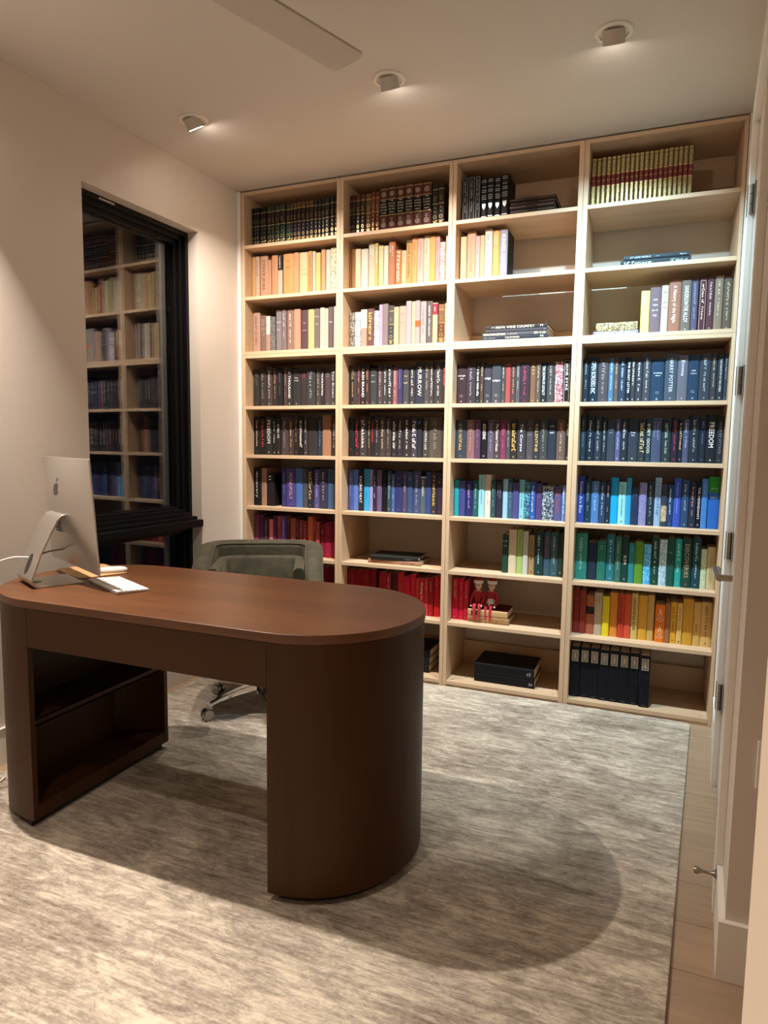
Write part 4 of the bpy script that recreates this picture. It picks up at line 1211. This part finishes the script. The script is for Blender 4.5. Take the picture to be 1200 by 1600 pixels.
# keyboard
kx = Vector((.530, -1.570, ZT+.0002))
kb = empty('keyboard', kx, ang); tag(kb, 'small white wireless keyboard on an aluminium tray on the desk', 'keyboard')
def sh(x, y, z): return (x, y, z+.0)
mb = MB(); mb.add([(-.142,-.057,.0),(.142,-.057,.0),(.142,.057,.0),(-.142,.057,.0),(-.142,-.057,.0105),(.142,-.057,.0105),(.142,.057,.005),(-.142,.057,.005)], [(0,3,2,1),(4,5,6,7),(0,1,5,4),(1,2,6,5),(2,3,7,6),(3,0,4,7)])
mb.build('tray', AL, kb, bevel=.002)
KEY = None; M_key = pmat('white_key', (.85, .84, .82), .4)
for r_ in range(6):
    for c in range(14):
        if r_ == 5 and 4 < c < 9: continue
        wk = .0165
        x = -.1305+c*.0201; y = -.047+(5-r_)*.0 - 0
        y = -.0465+r_*.0186; z = .0105-(y+.057)/.114*.0055
        if KEY is None:
            o = MB().box(-.0083, .0083, -.0078, .0078, 0, .0016).build('key', M_key, kb); KEY = o
        else: o = KEY.copy(); col.objects.link(o); o.parent = kb
        o.location = (x, y, z)
o = MB().box(-.040, .040, -.0078, .0078, 0, .0016).build('key', M_key, kb); o.location = (.0005, .0465, .0056)
# mouse pad and mouse
pad = MB(); pp = []
for cx_, cy_, a0 in ((.10, .065, 0), (-.10, .065, 90), (-.10, -.065, 180), (.10, -.065, 270)): pp += arc(cx_, cy_, .03, a0, a0+90, 5)
po = pad.prism(pp, 0, .003).build('mouse_pad', pmat('tan_leather', (.56, .34, .15), .55), bevel=.001)
po.location = (.235, -1.400, ZT+.0003); po.rotation_euler = (0, 0, ang+R(3)); tag(po, 'tan leather mouse pad under the mouse behind the computer', 'mouse pad')
mb = MB(); vs = []; NN, KK = 24, 7
for j in range(KK+1):
    f = j/KK; s = math.cos(f*PI/2)**.45 if f < 1 else .0
    for i in range(NN):
        a = 2*PI*i/NN; c_, s2 = math.cos(a), math.sin(a)
        vs.append((.028*s*abs(c_)**.8*(1 if c_ > 0 else -1), .056*s*abs(s2)**.85*(1 if s2 > 0 else -1), .006+.014*math.sin(f*PI/2)))
fs = [(j*NN+i, j*NN+(i+1) % NN, (j+1)*NN+(i+1) % NN, (j+1)*NN+i) for j in range(KK) for i in range(NN)]
mb.add(vs, fs); ms = empty('computer_mouse', (.325, -1.385, ZT+.003), ang-R(20)); tag(ms, 'white glossy computer mouse on the tan pad behind the computer', 'mouse')
mb.build('shell', pmat('glossy_white', (.82, .81, .79), .15), ms, smooth=True)
MB().prism([(x*.026/.03, y) for x, y in arc(0, 0, .052, 0, 360, 24)[:-1]] if 0 else [(.024*math.cos(2*PI*i/24), .051*math.sin(2*PI*i/24)) for i in range(24)], 0, .0065).build('base_plate', AL, ms)

# ================================================================ chair
velvet = pmat('olive_velvet', (.082, .070, .036), .8, sheen=.45); n, l = nodes(velvet); b_ = n['Principled BSDF']
b_.inputs['Sheen Tint'].default_value = (.55, .50, .36, 1)
tcn = n.new('ShaderNodeTexCoord'); tn = n.new('ShaderNodeTexNoise'); tn.inputs['Scale'].default_value = 14; tn.inputs['Detail'].default_value = 6; tn.inputs['Distortion'].default_value = 1.0
l.new(tcn.outputs['Object'], tn.inputs[0]); cr = n.new('ShaderNodeValToRGB'); e = cr.color_ramp.elements
e[0].position = .3; e[0].color = (.028, .024, .012, 1); e[1].position = .7; e[1].color = (.064, .056, .030, 1); l.new(tn.outputs[0], cr.inputs[0]); l.new(cr.outputs[0], b_.inputs['Base Color'])
chair = empty('office_chair', (.522, -.644, .010), R(28)); tag(chair, 'olive green velvet barrel office chair on chrome casters behind the desk', 'chair')
# local: -y is the open front, +y the back
path = []
hwc, yb_, rc_ = .265, .255, .13
path += [(-hwc, -.27+.09*i) for i in range(0, 4)] + [(-hwc+rc_-rc_*math.cos(R(a)), yb_-rc_+rc_*math.sin(R(a))) for a in (0, 15, 30, 45, 60, 75, 90)] + [(-.08, yb_), (0, yb_+.004), (.08, yb_)]
path += [(-x, y) for x, y in path[:-3][::-1]]
def hgt(y): t_ = min(1, max(0, (y+.27)/.42)); t_ = t_*t_*(3-2*t_); return .655+.150*t_
def section(hh, t2=.046):
    pts_ = [(-t2, .36), (-t2, hh-t2)] + [(-t2*math.cos(R(a)), hh-t2+t2*math.sin(R(a))*.8) for a in (20, 45, 70, 90, 110, 135, 160)] + [(t2, hh-t2), (t2, .36)]
    return pts_
mb = MB(); vs = []; NS = len(section(.8))
for i, (x, y) in enumerate(path):
    p0 = Vector(path[max(0, i-1)]); p1 = Vector(path[min(len(path)-1, i+1)]); t_ = (p1-p0).normalized(); nn_ = Vector((-t_.y, t_.x))
    for s, z in section(hgt(y)): vs.append((x+nn_.x*s, y+nn_.y*s, z))
fs = [(i*NS+j, i*NS+(j+1) % NS, (i+1)*NS+(j+1) % NS, (i+1)*NS+j) for i in range(len(path)-1) for j in range(NS)]
fs += [tuple(range(NS)), tuple(range((len(path)-1)*NS, len(path)*NS))[::-1]]
mb.add(vs, fs); shell = mb.build('backrest', velvet, chair, smooth=True, angle=50, bevel=.006)
for s in (-1, 1):
    pp = []
    for i, (x, y) in enumerate(path):
        p0 = Vector(path[max(0, i-1)]); p1 = Vector(path[min(len(path)-1, i+1)]); t_ = (p1-p0).normalized(); nn_ = Vector((-t_.y, t_.x)); pp.append((x+nn_.x*s*.040, y+nn_.y*s*.040, hgt(y)-.0245))
    MB().tube(pp, .0035, 6).build('piping', pmat('piping_velvet', (.06, .052, .028), .8), shell, smooth=True)
# inner back cushion and seat
ip = [(x*.80, y*.80+.0) for x, y in path if y > -.2]
mb = MB(); cz = .60
inner_arc = [(-.215, -.2)] + [(-.215, .05)] + [(-.215+.09-.09*math.cos(R(a)), .118+.09*math.sin(R(a))) for a in (0, 30, 60, 90)]
inner_arc = inner_arc + [(-x, y) for x, y in inner_arc[::-1]]
mb = MB().prism(inner_arc[::-1], .34, .475); mb.build('seat', velvet, chair, smooth=True, bevel=.03)
mb = MB(); vs = []; cpath = path[1:-1]
for i, (x, y) in enumerate(cpath):
    p0 = Vector(cpath[max(0, i-1)]); p1 = Vector(cpath[min(len(cpath)-1, i+1)]); t_ = (p1-p0).normalized(); nn_ = Vector((-t_.y, t_.x))
    for s, z in ((-.047, .477), (-.047, .712), (-.055, .722), (-.080, .722), (-.092, .710), (-.100, .477)): vs.append((x+nn_.x*s, y+nn_.y*s, z))
fs = [(i*6+j, i*6+(j+1) % 6, (i+1)*6+(j+1) % 6, (i+1)*6+j) for i in range(len(cpath)-1) for j in range(6)] + [tuple(range(6)), tuple(range((len(cpath)-1)*6, len(cpath)*6))[::-1]]
mb.add(vs, fs); mb.build('back_cushion', velvet, chair, smooth=True, angle=60)
CR = pmat('chrome', (.72, .70, .67), .10, 1.0)
MB().lathe([(.032, .075), (.032, .15), (.022, .16), (.022, .30), (.06, .315), (.12, .325), (.12, .34)], (0, 0, 0), 24).build('column', CR, chair, smooth=True)
a_base = math.atan2(-.889+.644, .398-.522)-R(28)
legm = cst = None
for i in range(5):
    a = a_base+i*2*PI/5; Mz = Matrix.Rotation(a, 4, 'Z')
    mb = MB(); secs = [(.02, .105, .024, .018), (.12, .100, .020, .014), (.22, .084, .014, .010), (.276, .070, .012, .008)]
    vs = []
    for d_, z, hw_, hh_ in secs: vs += [(d_, -hw_, z-hh_), (d_, hw_, z-hh_), (d_, hw_*.8, z+hh_), (d_, -hw_*.8, z+hh_)]
    fs = [(k_*4+j, k_*4+(j+1) % 4, k_*4+4+(j+1) % 4, k_*4+4+j) for k_ in range(3) for j in range(4)] + [(0,1,2,3)[::-1], (12,13,14,15)]
    mb.add(vs, fs); lg = mb.build('leg', CR, chair, bevel=.004, smooth=True); lg.rotation_euler = (0, 0, a)
    cs = MB(); cs.lathe([(.007, .046), (.009, .050), (.009, .072), (.012, .074), (.012, .080)], (.276, 0, 0), 12)
    co = cs.build('caster', CR, lg, smooth=True)
    for s in (-1, 1):
        wv = MB(); wv.lathe([(.014, 0), (.026, .002), (.0275, .008), (.0275, .014), (.024, .019)], (.276+.006, s*.003, .0275), 20, M=Matrix.Rotation(-s*PI/2, 4, 'X')); 
        wv.build('wheel', pmat('wheel_chrome', (.35, .33, .31), .18, 1.0), lg, smooth=True)

# ================================================================ ceiling fan
HB = Vector((1.115, -1.985, 0)); fan = empty('ceiling_fan', (HB.x, HB.y, H)); tag(fan, 'white ceiling fan with flat blades over the desk, one blade in view', 'ceiling fan')
M_fan = pmat('fan_white', (.50, .465, .41), .6)
MB().lathe([(.07, 0), (.07, -.03), (.015, -.045), (.015, -.17), (.085, -.18), (.10, -.20), (.10, -.27), (.06, -.30)], (0, 0, 0), 32).build('motor', M_fan, fan, smooth=True)
bl = None
for i in range(3):
    a0 = math.atan2(.93, .36)+i*2*PI/3
    if bl is None:
        pts_ = [(.085, -.045), (.16, -.062), (.60, -.066)] + arc(.612, -.044, .022, -90, 0, 4) + arc(.612, .044, .022, 0, 90, 4) + [(.16, .062), (.085, .045)]
        o = MB().prism(pts_, -.272, -.264).build('blade', M_fan, fan, bevel=.001); bl = o
    else: o = bl.copy(); col.objects.link(o); o.parent = fan
    o.rotation_euler = (0, 0, a0)

# ================================================================ downlight fixtures
M_rim = pmat('fixture_white', (.74, .70, .64), .5); M_can = pmat('gimbal_grey', (.50, .47, .42), .5)
side_ = {'a': 'nearest the window', 'b': 'in the middle of the row', 'c': 'nearest the door', 'd': 'over the computer', 'e': 'in the front of the room', 'f': 'in the entry hall'}
for k_, pos, d_, wt, cc, sp_ in LAMPS:
    f = empty('downlight', (pos[0], pos[1], H)); tag(f, f'white round gimbal downlight in the ceiling, {side_[k_]}', 'light', 'gimbal downlights in the ceiling')
    mb = MB(); nr = 36
    prof_ = [(.050, -.0005), (.050, -.006), (.062, -.006), (.066, -.002), (.066, -.0005)]
    vs = [(r_*math.cos(2*PI*i/nr), r_*math.sin(2*PI*i/nr), z) for r_, z in prof_ for i in range(nr)]
    fs = [(j*nr+i, j*nr+(i+1) % nr, ((j+1) % 5)*nr+(i+1) % nr, ((j+1) % 5)*nr+i) for j in range(5) for i in range(nr)]
    mb.add(vs, fs); mb.build('trim_ring', M_rim, f, smooth=True)
    MB().lathe([(.0495, -.0008), (.0495, -.002)], (0, 0, 0), 36).build('recess_plate', M_rim, f)
    # tilted snoot, open at the lower end
    dv = Vector(d_).normalized(); Q = dv.to_track_quat('Z', 'Y').to_matrix().to_4x4()
    r0, L0, L1 = .038, -.020, .027
    loc = Vector(pos)-Vector((pos[0], pos[1], H))
    vs = []; 
    for r_, L_ in ((r0, L0), (r0, L1), (r0-.003, L1), (r0-.003, L0+.004)):
        for i in range(28):
            a = 2*PI*i/28; v = Q @ Vector((r_*math.cos(a), r_*math.sin(a), L_)); v = v+loc; v.z = min(v.z, -.0025); vs.append(v)
    fs = [(j*28+i, j*28+(i+1) % 28, (j+1)*28+(i+1) % 28, (j+1)*28+i) for j in range(3) for i in range(28)] + [tuple(range(84, 112)), tuple(range(28))[::-1]]
    mb = MB(); mb.add(vs, fs); g2 = mb.build('gimbal', M_can, f, smooth=True, angle=50)
    mb = MB(); mb.add([Q @ Vector((.0315*math.cos(2*PI*i/28), .0315*math.sin(2*PI*i/28), .0262))+loc for i in range(28)], [tuple(range(28))])
    mb.build('lens', pmat('lamp_lens', (.9, .9, .9), .3, emis=(*cc, 110.0)), g2)

# ================================================================ two seated cloth dolls
def skin(name, verts, edges_, radii, mat, parent, lv=2):
    me = bpy.data.meshes.new(name); me.from_pydata(verts, edges_, []); o = bpy.data.objects.new(name, me); col.objects.link(o)
    md = o.modifiers.new('s', 'SKIN'); 
    for i, r_ in enumerate(radii): me.skin_vertices[0].data[i].radius = (r_, r_)
    me.skin_vertices[0].data[0].use_root = True
    sb = o.modifiers.new('b', 'SUBSURF'); sb.levels = lv; sb.render_levels = lv
    me.materials.append(mat); o.parent = parent
    return o
RED = pmat('red_felt', (.42, .012, .022), .8, sheen=.3); WH = pmat('white_felt', (.80, .76, .72), .85); SK = pmat('doll_face', (.72, .46, .34), .55); DKm = pmat('doll_dark', (.03, .02, .02), .5)
def doll(x, y, rz, label, arm, skirt):
    dl = empty('cloth_doll', (x, y, .4385), rz); dl.scale = (.90, .90, .88); tag(dl, label, 'doll', 'seated red cloth dolls')
    # local: facing -y, seated; pelvis at z .02
    V = [(0,0,.022),(0,.004,.055),(0,.002,.092),(0,0,.112), (-.012,-.01,.018),(-.016,-.048,.020),(-.014,-.056,-.02),(-.012,-.058,-.062),(-.012,-.066,-.062), (.012,-.01,.018),(.016,-.048,.022),(.014,-.055,-.02),(.015,-.057,-.060),(.015,-.066,-.061)]
    E = [(0,1),(1,2),(2,3),(0,4),(4,5),(5,6),(6,7),(7,8),(0,9),(9,10),(10,11),(11,12),(12,13)]
    Rr = [.023,.023,.022,.009,.014,.011,.0100,.0085,.0065,.014,.011,.0100,.0085,.0065]
    k = len(V); V += [(-.019,0,.098),(-.036,-.006,.066),(-.042,-.016,.030),(-.038,-.026,.016)]; E += [(2,k),(k,k+1),(k+1,k+2),(k+2,k+3)]; Rr += [.012,.0105,.0092,.008]
    k = len(V); V += [(.019,0,.098),(.037,-.008,.066),(.034+arm,-.024,.036),(.030+arm*1.5,-.038,.020)]; E += [(2,k),(k,k+1),(k+1,k+2),(k+2,k+3)]; Rr += [.012,.0105,.0092,.008]
    bd = skin('body', V, E, Rr, RED, dl)
    # mittens
    for hx_, hy_, hz_ in ((-.037,-.030,.012), (.030+arm*1.5,-.043,.016)):
        mb = MB(); mb.lathe([(.001,-.008),(.006,-.005),(.0075,0),(.006,.005),(.001,.008)], (hx_, hy_, hz_), 10); mb.build('mitten', WH, bd, smooth=True)
    # head with face
    mb = MB(); hp = [(.0005,-.026),(.010,-.0235),(.0175,-.016),(.0215,-.005),(.0215,.006),(.018,.016),(.011,.0225),(.0005,.025)]
    mb.lathe(hp, (0, -.002, .136), 20); hd_ = mb.build('head', SK, dl, smooth=True)
    mb = MB()
    for sx in (-1, 1): mb.lathe([(.0005,0),(.0030,.0005),(.0034,.002),(.0005,.0032)], (sx*.0078, -.0222, .140), 10, M=Matrix.Rotation(PI/2, 4, 'X'))
    mb.build('eyes', DKm, hd_, smooth=True)
    mb = MB(); mb.lathe([(.0005,0),(.0022,.001),(.0018,.003),(.0005,.004)], (0, -.0225, .1335), 8, M=Matrix.Rotation(PI/2, 4, 'X')); mb.build('nose', SK, hd_, smooth=True)
    MB().tube([(-.006,-.0218,.1275),(-.003,-.0232,.1255),(0,-.0238,.1249),(.003,-.0232,.1255),(.006,-.0218,.1275)], .0008, 6).build('mouth', RED, hd_)
    mb = MB(); mb.lathe([(.0216,0),(.0222,.006),(.019,.013),(.012,.0165),(.004,.0175)], (0, .002, .1475), 18); mb.build('hair', pmat('doll_hair', (.16, .07, .03), .7), hd_, smooth=True)
    # hat: white band and red tip leaning back
    ht = MB(); ht.lathe([(.021,0),(.0275,-.002),(.0305,.006),(.0295,.015),(.022,.018)], (0, .002, .1500), 20, M=Matrix.Rotation(R(-6), 4, 'X')); bn = ht.build('hat_band', WH, hd_, smooth=True)
    ht = MB().tube([(0,.003,.160),(.001,.007,.172),(.003,.014,.184),(.006,.026,.188),(.009,.038,.180),(.010,.042,.170)], [.0225,.020,.015,.010,.006,.0035], 16); ht.build('hat', RED, hd_, smooth=True)
    # collar with points
    mb = MB(); cv = []
    for i in range(16):
        a = 2*PI*i/16; r_ = .027 if i % 2 == 0 else .018; cv.append((r_*math.cos(a), .001+r_*.8*math.sin(a), .101 if i % 2 == 0 else .106))
    cv2 = [(.008*math.cos(2*PI*i/16), .001+.008*math.sin(2*PI*i/16), .1135) for i in range(16)]
    mb.add(cv+cv2, [(i, (i+1) % 16, 16+(i+1) % 16, 16+i) for i in range(16)]); c_ = mb.build('collar', WH, dl); so_ = c_.modifiers.new('t', 'SOLIDIFY'); so_.thickness = .0015
    if skirt:
        mb = MB(); mb.lathe([(.0185,.058),(.024,.046),(.032,.030),(.036,.018),(.034,.017),(.029,.030),(.017,.050)], (0, -.006, 0), 18); mb.build('skirt', WH, dl, smooth=True)
doll(1.433, .098, R(4), 'seated red cloth doll with white hat band, nearer the red books', -.004, False)
doll(1.504, .112, R(-10), 'seated red cloth doll in a white skirt, further from the red books', .004, True)
